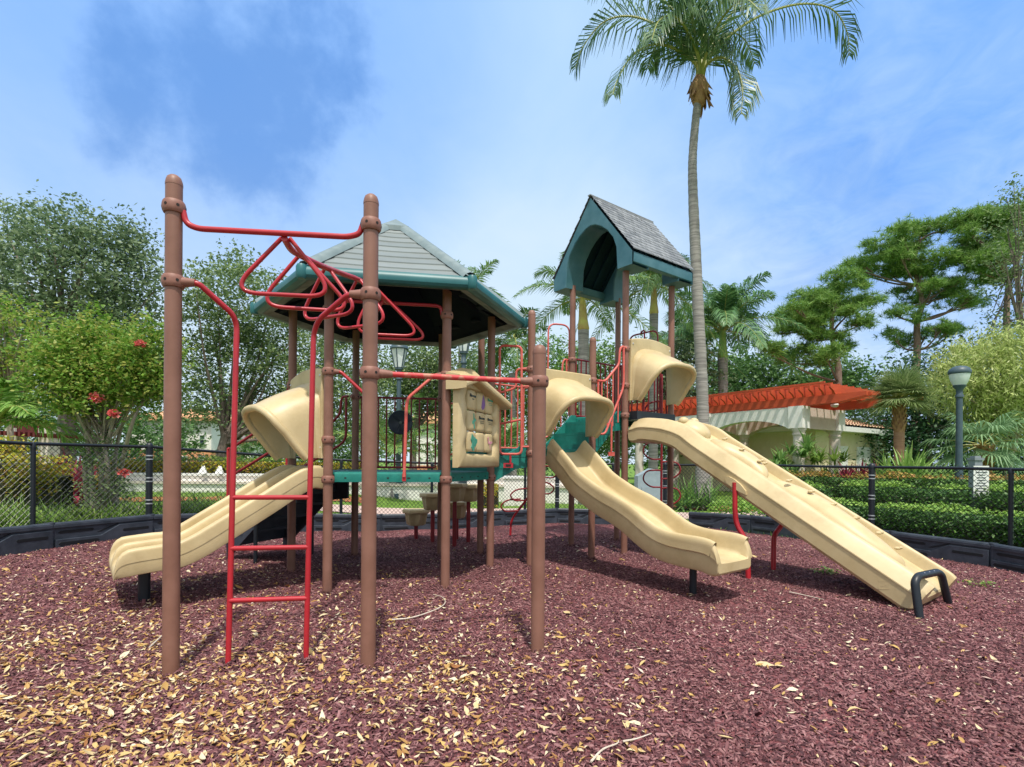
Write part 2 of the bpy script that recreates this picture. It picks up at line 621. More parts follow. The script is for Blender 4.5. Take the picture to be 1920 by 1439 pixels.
MULCH = mulch_material()
_far = np.concatenate([-np.geomspace(600, 14, 14), np.linspace(-12, 12, 81), np.geomspace(14, 600, 14)])
_fy = np.concatenate([[-60, -20, -6], np.linspace(-3, 20, 93), np.geomspace(22, 900, 18)])
sheet('lawn', _far, _fy, -0.03, LAWN)
sheet('playground_mulch', np.arange(-6.7, 6.71, 0.08), np.arange(-3, 11.0, 0.08), 0.0, MULCH, keep=lambda x, y: inside(PLAY, x, y))
# paver walk beyond the fence, and the one that comes in at the gate gap
def strip(name, pts, width, dz, m):
    mb = MB()
    P = catmull([Vector((x, y, 0)) for x, y in pts], 8)
    rows = []
    for i, p in enumerate(P):
        d = (P[min(i + 1, len(P) - 1)] - P[max(i - 1, 0)]).normalized()
        n_ = Vector((-d.y, d.x, 0)) * width / 2
        rows.append([Vector((q.x, q.y, gz(q.x, q.y) + dz)) for q in (p - n_, p - n_ / 3, p + n_ / 3, p + n_)])
    mb.grid(rows)
    o = mb.build(name, m)
    o['kind'] = 'structure'
    return o


strip('walkway', [(-13, 7.2), (-9, 10.2), (-5, 12.3), (0, 13.4), (2.8, 12.6), (6, 13.2), (9, 15)], 1.5, -0.012, PAVER)
strip('gate_path', [(2.75, 10.1), (2.76, 11), (2.78, 12.4)], 1.25, -0.006, PAVER)
strip('planting_bed', [(-16, 9.5), (-11, 13.0), (-7, 14.6), (-4.0, 15.2)], 1.8, -0.008, REDMULCH)
strip('palm_bed', [(4.6, 15.2), (5.5, 15.0), (6.6, 15.1)], 1.5, -0.008, REDMULCH)
# ================================================================== the play structure (one thing)
PLAYS = thing('play_structure', 'big brown, red and tan playground structure with slides, standing on reddish mulch', 'playground structure', (0.2, 5.8, 0))
PR = 0.043
HEXC = Vector((-1.31, 5.93, 0)); HEXR = 1.08; HEXA = 9


def hexpt(r, deg):
    return HEXC + Vector((math.cos(R(deg)), math.sin(R(deg)), 0)) * r


pA, pD, pG, pE, pC, pB = [hexpt(HEXR, HEXA + a) for a in (240, 300, 0, 60, 120, 180)]
pH = V3((0.216, 6.11)); pJ = V3((1.008, 6.72)); pF = V3((-0.41, 6.98)); pX = V3((0.385, 7.62))
pM = V3((1.478, 7.0)); pK = V3((0.87, 7.77)); pL = V3((1.647, 8.36)); pN = V3((2.255, 7.59))
p1 = V3((-1.905, 2.99)); p2 = V3((-0.829, 3.10)); p3 = V3((0.17, 3.38))
Z_HEX, Z_MID, Z_TOW = 1.10, 1.37, 1.86


def clamp(parent, p, z, toward=None, reach=0.10):
    """collar round a post, with a socket towards a rail"""
    mb = MB()
    h = 0.034
    prof = [(PR + 0.001, -h), (PR + 0.008, -h), (PR + 0.014, -h * .7), (PR + 0.0165, -h * .3), (PR + 0.0165, h * .3), (PR + 0.014, h * .7), (PR + 0.008, h), (PR + 0.001, h)]
    c = Vector((p.x, p.y, z))
    mb.lathe(prof, c, 22)
    for k in range(6):
        th = k * math.pi / 3 + 0.35
        d = Vector((math.cos(th), math.sin(th), 0))
        mb.cyl(c + d * (PR + 0.010), c + d * (PR + 0.0175), 0.0085, 0.0085, 8, mi=1)
    if toward is not None:
        d = (Vector(toward) - p); d.z = 0; d.normalize()
        mb.cyl(c + d * PR * 0.8, c + d * (PR + reach), 0.031, 0.020, 14)
    return mb.build('clamp', [CLAMP, HOLE], parent)


def post(p, ztop, clamps=(), cap=True, zb=None):
    z0 = (gz(p.x, p.y) if zb is None else zb) - 0.15
    mb = MB()
    mb.cyl(Vector((p.x, p.y, z0)), Vector((p.x, p.y, ztop - 0.05 if cap else ztop)), PR, PR, 24)
    o = mb.build('post', BROWN, PLAYS)
    if cap:
        c = MB()
        c.lathe([(PR + .0012, -0.012), (PR + .0012, 0.0), (PR * .96, 0.016), (PR * .82, 0.033), (PR * .5, 0.045), (0, 0.05)], Vector((p.x, p.y, ztop - 0.05)), 24)
        c.build('cap', BROWN, o)
    for cl in clamps:
        if isinstance(cl, (int, float)):
            clamp(o, p, cl)
        else:
            clamp(o, p, *cl)
    return o


ROOFZ = 2.80
for q, tw in ((pA, None), (pB, None), (pC, None), (pD, None), (pE, None), (pG, None)):
    pass
post(p1, 2.80, [2.616, (2.20, p2, 0.075)])
post(p2, 2.755, [2.573, (2.170, p1, 0.075), (1.714, p3, 0.085)])
post(p3, 1.95, [(1.714, p2, 0.085)])
post(pA, 2.86, [2.60, (2.03, pD, 0.07), 1.40, 1.035], cap=False)
post(pD, 2.86, [2.60, (2.03, pA, 0.05), 1.035], cap=False)
post(pG, 2.86, [1.03, 2.0], cap=False)
post(pE, 2.86, [1.03, 2.02], cap=False)
post(pC, 2.86, [1.03, (2.02, pB, 0.05)], cap=False)
post(pB, 2.86, [1.03, 1.40, 2.02], cap=False)
post(pH, 2.95, [1.31, (2.27, pG, 0.06)])
post(pF, 2.95, [1.31, 2.27])
post(pX, 2.60, [1.31])
post(pJ, 2.79, [1.30, (2.24, pM, 0.05)])
post(pM, 3.78, [1.83, (2.70, pJ, 0.05), 2.22], cap=False)
post(pK, 3.78, [1.83, 2.70], cap=False)
post(pL, 3.78, [1.83, 2.70], cap=False)
post(pN, 3.78, [1.83, 2.19], cap=False)


# ---- decks
def deck(pts, z, th=0.09):
    c = sum(pts, Vector()) / len(pts)
    mb = MB()
    n_ = len(pts)
    ins = [p + (c - p).normalized() * 0.03 for p in pts]
    mb.prism([Vector((p.x, p.y, z - 0.02)) for p in ins], (0, 0, 0.02))
    for i in range(n_):
        a, b = ins[i], ins[(i + 1) % n_]
        d = (b - a).normalized()
        a2, b2 = a + d * PR, b - d * PR
        nr = Vector((d.y, -d.x, 0))
        if nr.dot(a - c) < 0: nr = -nr
        # bull-nosed edge beam
        prof = [(-.03, 0.001), (.012, -0.002), (.024, -.012), (.028, -.026), (.024, -th), (-.03, -th)]
        rows = [[Vector((q.x, q.y, z)) + nr * o_ + Vector((0, 0, h)) for (o_, h) in prof] for q in (a2, b2)]
        k = MB()
        mb.grid([rows[0], rows[1]])
        mb.add(rows[0], [tuple(range(6))]); mb.add(rows[1], [tuple(range(5, -1, -1))])
        # slots on the face: dark blocks, shade put into the colour
        Ln = (b2 - a2).length
        for j in range(5):
            s_ = a2 + d * Ln * (0.1 + 0.2 * j) + nr * 0.0262
            mb.box(Vector((s_.x, s_.y, z - 0.052)), (0.028 if j % 2 else 0.018, 0.004, 0.012), Matrix((d, nr, Vector((0, 0, 1)))).transposed(), 1)
    return mb.build('deck', [DECK, HOLE], PLAYS, angle=25)


deck([pA, pD, pG, pE, pC, pB], Z_HEX)
deck([pH, pJ, pX, pF], Z_MID)
deck([pM, pN, pL, pK], Z_TOW)


# ---- stairs between levels
def stairs(a0, b0, z0, a1, b1, z1, n_, m_tread, m_side, thick=0.22):
    """a0-b0 lower edge, a1-b1 upper edge"""
    mb = MB()
    for k in range(n_):
        f0, f1 = k / n_, (k + 1) / n_
        z = z0 + (z1 - z0) * (k + 1) / (n_ + 0.0) - (z1 - z0) / n_ * 0.0
        z = z0 + (z1 - z0) * (k + 0.5) / n_
        q = [a0.lerp(a1, f0), b0.lerp(b1, f0), b0.lerp(b1, f1 + .04), a0.lerp(a1, f1 + .04)]
        mb.prism([Vector((p.x, p.y, z - 0.035)) for p in q], (0, 0, 0.035))
        r_ = [a0.lerp(a1, f0), b0.lerp(b1, f0)]
        d = (a1 - a0).normalized() * 0.02
        mb.prism([Vector((r_[0].x, r_[0].y, z - (z1 - z0) / n_ - .03)), Vector((r_[1].x, r_[1].y, z - (z1 - z0) / n_ - .03)), Vector((r_[1].x, r_[1].y, z - .036)), Vector((r_[0].x, r_[0].y, z - .036))], d)
    o = mb.build('stair', m_tread, PLAYS, smooth=False)
    for (s0, s1, sg) in ((a0, a1, 1), (b0, b1, -1)):
        k = MB()
        w = (b0 - a0).normalized() * 0.03 * sg
        s0, s1 = s0 + w * 0.2, s1 + w * 0.2
        pr = [Vector((s0.x, s0.y, z0 - thick * .75)), Vector((s0.x, s0.y, z0 + .06)), Vector((s0.lerp(s1, .15).x, s0.lerp(s1, .15).y, z0 + .12)), Vector((s1.lerp(s0, .12).x, s1.lerp(s0, .12).y, z1 + .03)), Vector((s1.x, s1.y, z1 + .03)), Vector((s1.x, s1.y, z1 - thick)), Vector((s1.lerp(s0, .3).x, s1.lerp(s0, .3).y, z1 - thick * 1.1))]
        k.prism(pr, w)
        k.build('stringer', m_side, o, smooth=False)
    return o


def tubes(name, lists, r, m, parent=None, n=10, bend=0.06):
    mb = MB()
    for pts in lists:
        mb.tube(fillet(pts, bend), r, n)
    return mb.build(name, m, parent or PLAYS)


def along(a, b, t, z):
    p = a.lerp(b, t)
    return Vector((p.x, p.y, z))


# hexagon deck up to middle deck
stairs(pG.lerp(pE, .04), pG.lerp(pE, .96), Z_HEX, pH.lerp(pF, .05), pH.lerp(pF, .95), Z_MID, 2, DECK, DECK)
# middle deck up to tower
stairs(pJ.lerp(pX, .05), pJ.lerp(pX, .95), Z_MID, pM.lerp(pK, .05), pM.lerp(pK, .95), Z_TOW, 3, DECK, DECK)
# black stair down to the ground, behind the left slide
sn = Vector((-0.934, 0.358, 0))
sa, sb = pB.lerp(pC, .08), pB.lerp(pC, .92)
stairs(sa + sn * 1.05, sb + sn * 1.05, 0.30, sa + sn * .02, sb + sn * .02, Z_HEX - .02, 5, BLACK, BLACK, 0.34)
kb = MB()
for s_ in (sa + sn * 1.0, sb + sn * 1.0, sa + sn * .6, sb + sn * .6):
    zt = 0.35 if (s_ - sa).length > 0.8 and (s_ - sb).length > 0.8 else 0.55
    kb.cyl(Vector((s_.x, s_.y, -0.1)), Vector((s_.x, s_.y, zt)), 0.022, 0.022, 10)
    kb.build('stair_leg', BLACKMET, PLAYS); kb = MB()
for s0 in (sa - Vector((.0, .0, 0)), sb):
    e0 = s0 + sn * .05; e1 = s0 + sn * 1.0
    q = lambda t, z: Vector((e0.lerp(e1, t).x, e0.lerp(e1, t).y, z))
    hr = tubes('handrail', [[q(0, 2.02), q(.10, 2.02), q(.13, 1.8), q(.30, 1.66), q(.985, 1.34), q(1, 1.28), q(1, .80), q(.97, .80)],
                            [q(.03, 2.0), q(.03, 1.50), q(.10, 1.42), q(.98, 1.02)]], 0.016, REDDARK, bend=.05)
    tubes('rail_end', [[q(1.0, 1.34), q(1.03, 1.34), q(1.03, .72)], [q(.965, 1.30), q(.965, .76)]], 0.016, RED, hr)


# ---- guard rails
def guard(a, b, z, h, n_, m, inset=.075, r=.0135, name='guard_rail'):
    d = (b - a).normalized()
    a2, b2 = a + d * inset, b - d * inset
    mb = MB()
    P = lambda t, zz: along(a2, b2, t, zz)
    mb.tube([P(-.04, z + h), P(1.04, z + h)], r, 10)
    mb.tube([P(0, z + .03), P(1, z + .03)], r, 10)
    for k in range(n_):
        mb.tube([P(k / (n_ - 1), z + .03), P(k / (n_ - 1), z + h)], r * .8, 8)
    return mb.build(name, m, PLAYS)


guard(pC, pE, Z_HEX, .92, 10, REDDARK)
guard(pF, pX, Z_MID, .88, 9, REDFADE)
guard(pK, pL, Z_TOW, .86, 9, REDDARK)
guard(pL, pN, Z_TOW, .86, 9, REDDARK)


# steering dish on the back rail
mid = along(pC, pE, .53, Z_HEX + .60) + Vector((0.0, -0.05, 0))
dm = MB()
ax = Vector((0.12, -1, 0.02)).normalized()
dm.lathe([(0.012, -.03), (0.03, -.03), (0.10, -.015), (0.150, .03), (0.156, .045), (0.150, .055), (0.140, .045), (0.09, .012), (0.03, .0), (0, .0)], mid, 32, ax)
dd = dm.build('steering_dish', BLACK, PLAYS)
hb = MB(); hb.lathe([(.02, 0.0), (.02, .012), (.012, .018), (0, .018)], mid, 14, ax); hb.build('hub', SOFFIT, dd)
sp = MB()
for k in range(3):
    th = k * 2.1 + .5
    dv = (ax.orthogonal().normalized() * math.cos(th) + ax.cross(ax.orthogonal().normalized()) * math.sin(th))
    sp.tube([mid + ax * .006 + dv * .02, mid + ax * .04 + dv * .135], .008, 6)
sp.build('spoke', BLACK, dd)

# ---- overhead loop ladder: end bars, spine, six hanging loops
TB = 0.0165
zb0, zb1 = 2.505, 2.69
e12 = (p2 - p1).normalized()
def P12(t, z): return along(p1, p2, t, z)
bar_a = tubes('overhead_bar', [[P12(.045, 2.60), P12(.06, 2.53), P12(.12, zb0), P12(.88, zb0 - .005), P12(.94, 2.52), P12(.955, 2.57)]], .0165, RED, bend=.09, n=12)
bar_b = tubes('overhead_bar', [[along(pA, pD, .045, 2.60), along(pA, pD, .05, zb1 - .01), along(pA, pD, .12, zb1), along(pA, pD, .88, zb1), along(pA, pD, .95, zb1 - .01), along(pA, pD, .955, 2.60)]], .0165, RED, bend=.09, n=12)
s0 = W(533, 447, 3.06); s1 = along(pA, pD, .5, zb1)
s0b = W(546, 468, 3.2)
spine_pts = [s0, Vector((s0b.x, s0b.y, s0b.z)), W(563, 479, 3.36), W(598, 497, 3.55), W(640, 513, 3.95), W(680, 529, 4.35), W(712, 556, 4.8), s1]
spine = tubes('overhead_spine', [catmull(spine_pts, 5)], .0195, RED, n=12, bend=0)


def loop(apex, w, h, yaw, lean=0.0, asym=0.0):
    """rounded triangular hand loop hung under the spine"""
    d = Vector((math.cos(yaw), math.sin(yaw), 0))
    b = Vector((-d.y, d.x, 0))
    q = lambda a_, z_: apex + d * a_ + b * lean * z_ + Vector((0, 0, z_))
    pts = [q(-.022, .0), q(-w / 2 + asym, -h), q(w / 2 + asym, -h), q(.022, 0.0)]
    mb = MB()
    mb.tube(fillet(pts, [0, .175, .175, 0], 10), .0125, 10)
    return mb.build('hand_loop', RED, PLAYS)


loop(W(536, 447, 3.10), .60, .33, R(8), .0, -.01)
loop(W(566, 482, 3.40), .60, .33, R(12), .0, .03)
loop(W(612, 505, 3.75), .58, .34, R(-26), .0, .02)
loop(W(672, 527, 4.20), .58, .36, R(-24), .0, .02)
loop(W(705, 545, 4.62), .60, .38, R(10), 0, .10)
loop(W(724, 562, 4.90), .62, .36, R(8), 0, .10)

# ---- upright ladder under the first bar
ld = thing_parent = None
lt, rt = P12(.075, 2.195), P12(.925, 2.165)
ll, rl = W(427, 1255, 3.07), W(573, 1247, 3.14)
ltop, rtop = W(444, 612, 3.16), W(588, 625, 3.22)
lad = tubes('ladder', [[lt, P12(.12, 2.20), W(437, 590, 3.13), ltop, ll + Vector((0, 0, -.1))]], .016, RED, bend=.07, n=12)
tubes('ladder_leg', [[rt, P12(.88, 2.165), W(597, 600, 3.19), rtop, rl + Vector((0, 0, -.1))]], .016, RED, lad, bend=.07, n=12)
for zr in (0.985, 0.690, 0.390):
    fl = (zr - ll.z) / (ltop.z - ll.z); fr = (zr - rl.z) / (rtop.z - rl.z)
    tubes('rung', [[ll.lerp(ltop, fl), rl.lerp(rtop, fr)]], .0145, RED, lad, bend=0)

# chin bar p2-p3
tubes('chin_bar', [[along(p2, p3, .06, 1.714), along(p2, p3, .94, 1.714)]], .0165, REDWORN, bend=0, n=12)

# grab bars either side of the ladder opening of the hexagon deck
for (a, b) in ((pA, pD), (pD, pA)):
    nr = Vector((0.155, -0.988, 0))
    q = lambda t, z, o_: along(a, b, t, z) + nr * o_
    g = tubes('grab_bar', [[q(.055, 2.03, .0), q(.10, 2.03, .01), q(.33, 1.80, .05), q(.345, 1.72, .05), q(.36, 1.06, .045)]], .0155, REDFADE if a is pD else RED, bend=.08, n=10)
    k = MB(); k.box(q(.36, 1.055, .042), (.035, .012, .07)); k.build('foot_plate', RED, g)

# ---- handrails of the two inner stairs
def inner_rail(a, b, za, zb, m, nbal, out_, plate=True, loop_top=True):
    """panel rail between lower post a and upper post b"""
    d = (b - a).normalized(); nr = Vector((d.y, -d.x, 0)) * out_
    q = lambda t, z: along(a, b, t, z) + nr
    g = tubes('stair_rail', [[q(.08, za + .87), q(.30, za + .87), q(.72, zb + .62), q(.74, zb + .80), q(.80, zb + .86), q(.94, zb + .84)],
                             [q(.86, zb + .86), q(.87, zb + .40), q(.84, zb + .30), q(.30, za + .20), q(.10, za + .20), q(.09, za + .85)]], .0145, m, bend=.05)
    mb = MB()
    for k in range(nbal):
        t = .2 + .5 * k / max(1, nbal - 1)
        zt = za + .87 if t < .3 else za + .87 + (zb - za - .25) * (t - .3) / .42
        mb.tube([q(t, za + .24 + (zb - za) * max(0, t - .3) * .6), q(t, zt)], .009, 8)
    mb.build('baluster', REDFADE, g)
    if plate:
        f = MB()
        f.tube([q(.5, za + .36), q(.5, za - .02)], .0125, 8)
        f.box(q(.5, za - .05), (.10, .015, .05), Matrix((d, Vector((d.y, -d.x, 0)), Vector((0, 0, 1)))).transposed())
        f.build('foot_plate', m, g)
    return g


inner_rail(pJ, pM, Z_MID, Z_TOW, REDFADE, 4, .05)
inner_rail(pX, pK, Z_MID, Z_TOW, REDFADE, 4, -.05, plate=False)
inner_rail(pE, pF, Z_HEX, Z_MID, REDFADE, 3, -.05, plate=False)
# tall oblong loop rail on the near side of the lower stair
YL = 6.12
lw = lambda px, py: W(px, py, YL - (px - 936) / 42 * .05)
lr = MB()
lr.tube(fillet([lw(937, 648), lw(978, 650), lw(978, 852), lw(937, 852)], .06, 6, True), .0145, 10, True)
lr.tube(fillet([lw(987, 692), lw(968, 692), lw(968, 728), lw(937, 737), lw(928, 730)], .06), .013, 10)
lr.tube([lw(939, 795), lw(978, 787)], .013, 10)
lr.tube(fillet([lw(938, 716), lw(918, 712)], .02), .011, 8)
lr.tube(fillet([lw(938, 836), lw(920, 836)], .02), .011, 8)
lr.tube([lw(978, 725), lw(992, 725)], .011, 8); lr.tube([lw(978, 838), lw(992, 838)], .011, 8)
lro = lr.build('loop_rail', REDFADE, PLAYS)
fp = MB(); fp.tube([lw(957, 854), lw(957, 872)], .0125, 8); fp.box(lw(953, 873), (.11, .03, .055), None, 0); fp.box(lw(953, 873) + Vector((0, -.017, 0)), (.06, .004, .025), None, 1)
fp.build('foot_plate', [RED, HOLE], lro)

# ---- arched hand loops and vine climbers at the back of the tower
def arch(a, b, t0, t1, z0, z1, m, off=0.0, rr=.015):
    d = (b - a).normalized(); nr = Vector((d.y, -d.x, 0)) * off
    q = lambda t, z: along(a, b, t, z) + nr
    return tubes('hand_arch', [[q(t0, z0), q(t0, z1), q(t1, z1), q(t1, z0)]], rr, m, bend=.12)


arch(pX, pK, .30, .95, 1.9, 3.22, REDFADE, -.06, .0125)
arch(pL, pN, .18, .72, 1.9, 3.17, REDDARK, -.06, .0125)
tubes('hand_arch', [[along(pL, pN, .45, 3.17), along(pL, pN, .52, 3.2), along(pL, pN, .52, 1.9)]], .0125, REDDARK, bend=.05)
# vine climber beside the right-hand slide: pole with leaf-shaped steps
vb = W(1240, 950, 8.35); vt = W(1241, 700, 8.35)
vine = MB(); vine.tube([vb + Vector((0, 0, -.5)), Vector((vt.x, vt.y, 2.6))], .018, 10)
vo = vine.build('vine_climber', REDDARK, PLAYS)
for py, sg in ((864, -1), (900, 1), (916, -1), (949, 1)):
    for_pts = [W(1241, py - 2, 8.35), W(1241 + sg * 22, py - 2, 8.30), W(1241 + sg * 37, py - 16, 8.27), W(1241 + sg * 30, py - 33, 8.28), W(1241 + sg * 10, py - 34, 8.33), W(1241, py - 33, 8.35)]
    m_ = MB(); m_.tube(fillet(for_pts, .09), .0125, 8); m_.build('step', REDDARK, vo)
# guard and lower rail seen under the right hood
tubes('hand_arch', [[W(1238, 690, 8.05), W(1237, 770, 8.05), W(1208, 772, 8.05)], [W(1205, 775, 8.05), W(1215, 756, 8.05), W(1238, 752, 8.05)]], .014, REDDARK, bend=.08)
# second vine climber, off the back of the middle deck
vp = [W(957, 990, 8.6), W(958, 975, 8.6), W(985, 940, 8.5), W(1010, 905, 8.35), W(1012, 850, 8.2)]
vo2 = tubes('vine_climber', [[vp[0] + Vector((0, 0, -.12))] + vp[1:]], .018, RED, bend=.15)
for (ax_, ay_, sg) in ((972, 958, -1), (990, 938, -1), (1006, 925, 1), (1012, 895, 1)):
    pts = [W(ax_, ay_, 8.5), W(ax_ + sg * 26, ay_ + 2, 8.45), W(ax_ + sg * 35, ay_ - 9, 8.42), W(ax_ + sg * 22, ay_ - 20, 8.45), W(ax_ + sg * -4, ay_ - 22, 8.5)]
    m_ = MB(); m_.tube(fillet(pts, .09), .0125, 8); m_.build('step', REDDARK, vo2)


# ================= slides
def sweep(O, d, w, prof, sect, closed=True):
    """prof [(t, z)] along d; sect [(a, b)]: a across (along w), b normal to the bed"""
    rows = []
    n_ = len(prof)
    for i, (t, z) in enumerate(prof):
        t0, z0 = prof[max(i - 1, 0)]; t1, z1 = prof[min(i + 1, n_ - 1)]
        tg = Vector((t1 - t0, z1 - z0)).normalized()
        nrm_ = Vector((-tg.y, tg.x))
        c = Vector(O) + d * t
        rows.append([Vector((c.x, c.y, 0)) + w * a + d * (nrm_.x * b) + Vector((0, 0, z + nrm_.y * b)) for (a, b) in sect])
    return rows


def interp_prof(pts, n=40, extra=None):
    """smooth (t,z) samples through the given points"""
    c = catmull([Vector((t, z, 0)) for t, z in pts], 10)
    return [(p.x, p.y) for p in c]


def rim(a, h, wd, low=.3):
    """rounded rim, inner wall up, over the top and down the outer wall (a: inner edge)"""
    r_ = wd / 2
    pts = [(a - .012, h * .12), (a - .002, h * .35), (a, h * .6)]
    for k in range(9):
        th = math.pi - math.pi * k / 8
        pts.append((a + r_ + r_ * math.cos(th), h - r_ + r_ * math.sin(th)))
    return pts + [(a + wd, h * low)]


def smooth_sect(pts, n_=3):
    return [(p.x, p.y) for p in catmull([Vector((x, y, 0)) for x, y in pts], n_)]


# -- left double slide off edge A-B
n1 = Vector((-0.777, -0.63, 0)); w1 = Vector((0.63, -0.777, 0))      # w1 points to the near side (A)
O1 = (pA + pB) / 2
P1 = O1 + w1 * .45
px1 = [(602, 884), (590, 878), (580, 878), (502, 926), (430, 970), (380, 1000), (340, 1017.5), (305, 1022.5), (262, 1029), (247, 1032)]
rz = [on_plane(P1, n1, *p) for p in px1]
rz[0] = (0.0, rz[1][1] + .01)
bed1 = [(t, z - .145) for t, z in rz]
bed1 = interp_prof(bed1[0:1] + bed1[2:])
half = .45
rR = rim(.385, .15, .065)
rL = [(-a, b) for a, b in reversed(rR)]
midr = smooth_sect([(-.055, .01), (-.038, .05), (-.034, .105), (-.022, .135), (0, .145), (.022, .135), (.034, .105), (.038, .05), (.055, .01)])
sect1 = rL + [(-.36, .008), (-.2, 0), (-.07, .006)] + midr + [(.07, .006), (.2, 0), (.36, .008)] + rR + [(.446, .045), (.446, -.02), (.435, -.055), (.40, -.065), (-.40, -.065), (-.435, -.055), (-.446, -.02), (-.446, .045)]
rows = sweep(O1, n1, w1, bed1, sect1)
# rounded nose
tl, zl = bed1[-1]
for (dt, sc, dz) in ((.03, .97, -.003), (.055, .90, -.008), (.078, .76, -.016), (.094, .55, -.028), (.104, .30, -.042), (.108, .12, -.055)):
    base = sweep(O1, n1, w1, [(tl - .02 + dt, zl), (tl + dt, zl)], sect1)[1]
    rows.append([Vector((p.x, p.y, zl + dz + ((p.z - zl) * sc if p.z > zl else (p.z - zl) * (.4 + .6 * sc)))) for p in base])
mb = MB(); mb.grid(rows, 0, True)
mb.add(rows[0], [tuple(range(len(sect1) - 1, -1, -1))]); mb.add(rows[-1], [tuple(range(len(sect1)))])
slide1 = mb.build('double_slide', TAN, PLAYS, angle=50)
sl = MB()
c = O1 + n1 * 1.353
sl.cyl(Vector((c.x, c.y, gz(c.x, c.y) - .1)), Vector((c.x, c.y, .42)), .045, .045, 16)
sl.build('slide_leg', BLACKMET, slide1)

# -- middle wave slide off edge H-J
n2 = Vector((0.61, -0.793, 0)); w2 = Vector((-0.793, -0.61, 0))      # w2 near side (H)
O2 = (pH + pJ) / 2
P2 = O2 + w2 * .28
px2 = [(1025, 822), (1050, 851), (1073, 880), (1100, 901.7), (1123, 917), (1147, 930), (1172, 947), (1197, 968), (1222, 986), (1247, 996.5), (1275, 1003), (1300, 1007), (1318, 1011), (1328, 1016)]
rz2 = [on_plane(P2, n2, *p) for p in px2]
b2 = [(t, z - .17) for t, z in rz2]
b2 = [(0.0, 1.34)] + [q for q in b2 if q[0] > .12]
bed2 = interp_prof(b2)
r2 = smooth_sect([(.215, .015), (.225, .08), (.230, .135), (.240, .165), (.260, .178), (.280, .166), (.289, .135), (.287, .09)])
r2L = [(-a, b) for a, b in reversed(r2)]
sect2 = r2L + [(-.19, .0), (-.1, -.006), (.1, -.006), (.19, .0)] + r2 + [(.286, .047), (.262, .036), (.264, -.10), (.245, -.125), (-.245, -.125), (-.264, -.10), (-.262, .036), (-.286, .047)]
rows = sweep(O2, n2, w2, bed2, sect2)
tl, zl = bed2[-1]
for (dt, lo) in ((.022, .97), (.042, .88), (.060, .72), (.074, .50), (.083, .25), (.086, .10)):
    base = sweep(O2, n2, w2, [(tl - .02 + dt, zl), (tl + dt, zl)], sect2)[1]
    rows.append([Vector((p.x, p.y, zl - dt * .18 + ((p.z - zl) * lo if p.z > zl else (p.z - zl) * (.6 + .4 * lo)))) for p in base])
mb = MB(); mb.grid(rows, 0, True)
mb.add(rows[0], [tuple(range(len(sect2) - 1, -1, -1))]); mb.add(rows[-1], [tuple(range(len(sect2)))])
slide2 = mb.build('wave_slide', TAN, PLAYS, angle=50)
c = O2 + n2 * 1.79
sl = MB(); sl.cyl(Vector((c.x, c.y, gz(c.x, c.y) - .1)), Vector((c.x, c.y, .36)), .033, .033, 16); sl.build('slide_leg', BLACKMET, slide2)

# -- right climbing slide off edge M-N
n3 = Vector((0.605, -0.796, 0)); w3 = Vector((-0.796, -0.605, 0))    # w3 near side (M)
P3 = Vector((1.545, 6.90, 0)); O3 = P3 - w3 * .43
px3 = [(1184, 788), (1199, 783.5), (1222, 784), (1245, 787), (1274, 797), (1303, 818), (1400, 881.5), (1503, 949), (1600, 1012), (1697, 1075), (1714, 1086)]
rz3 = [on_plane(P3, n3, *p) for p in px3]
bed3 = [(t, z - .105) for t, z in rz3]
bed3 = interp_prof(bed3)
r3 = smooth_sect([(.275, .0), (.288, .045), (.298, .085), (.312, .104), (.332, .106), (.352, .096), (.38, .066), (.41, .030), (.444, -.012)])
r3L = [(-a, b) for a, b in reversed(r3)]
sect3 = r3L + [(-.25, -.004), (-.12, 0), (0, .004), (.12, 0), (.25, -.004)] + r3 + [(.445, -.022), (.438, -.027), (.436, -.165), (.41, -.195), (-.41, -.195), (-.436, -.165), (-.438, -.027), (-.445, -.022)]
rows = sweep(O3, n3, w3, bed3, sect3)
tl, zl = bed3[-1]
tg = (Vector((bed3[-1][0] - bed3[-3][0], bed3[-1][1] - bed3[-3][1]))).normalized()
def squash(row, dt, lo):
    c = O3 + n3 * (tl + dt * tg.x)
    zc = zl + dt * tg.y
    res = []
    for (a, b) in sect3:
        b_ = b * lo + (-.06) * (1 - lo) if b < .02 else b * (1 - (1 - lo) * .3)
        a_ = a * (1 - (1 - lo) * .05)
        nn = Vector((-tg.y, tg.x))
        res.append(Vector((c.x, c.y, 0)) + w3 * a_ + n3 * nn.x * b_ + Vector((0, 0, zc + nn.y * b_)))
    return res
for dt, lo in ((.03, .92), (.06, .72), (.075, .45)):
    rows.append(squash(None, dt, lo))
# rounded upper end
t0, z0_ = bed3[0]
for dt, lo in ((-.03, .9), (-.05, .6)):
    c = O3 + n3 * (t0 + dt)
    rows.insert(0, [Vector((c.x, c.y, z0_ - .05 + (b + .05) * lo)) + w3 * a for (a, b) in sect3])
mb = MB(); mb.grid(rows, 0, True)
mb.add(rows[0], [tuple(range(len(sect3) - 1, -1, -1))]); mb.add(rows[-1], [tuple(range(len(sect3)))])
slide3 = mb.build('climbing_slide', TAN, PLAYS, angle=24)


def slide3_pt(t, a, b):
    for i in range(len(bed3) - 1):
        if bed3[i + 1][0] >= t:
            break
    (ta, za), (tb, zb_) = bed3[i], bed3[i + 1]
    f = (t - ta) / (tb - ta)
    tg_ = Vector((tb - ta, zb_ - za)).normalized(); nn = Vector((-tg_.y, tg_.x))
    c = O3 + n3 * t
    return Vector((c.x, c.y, za + (zb_ - za) * f)) + w3 * a + n3 * nn.x * b + Vector((0, 0, nn.y * b))


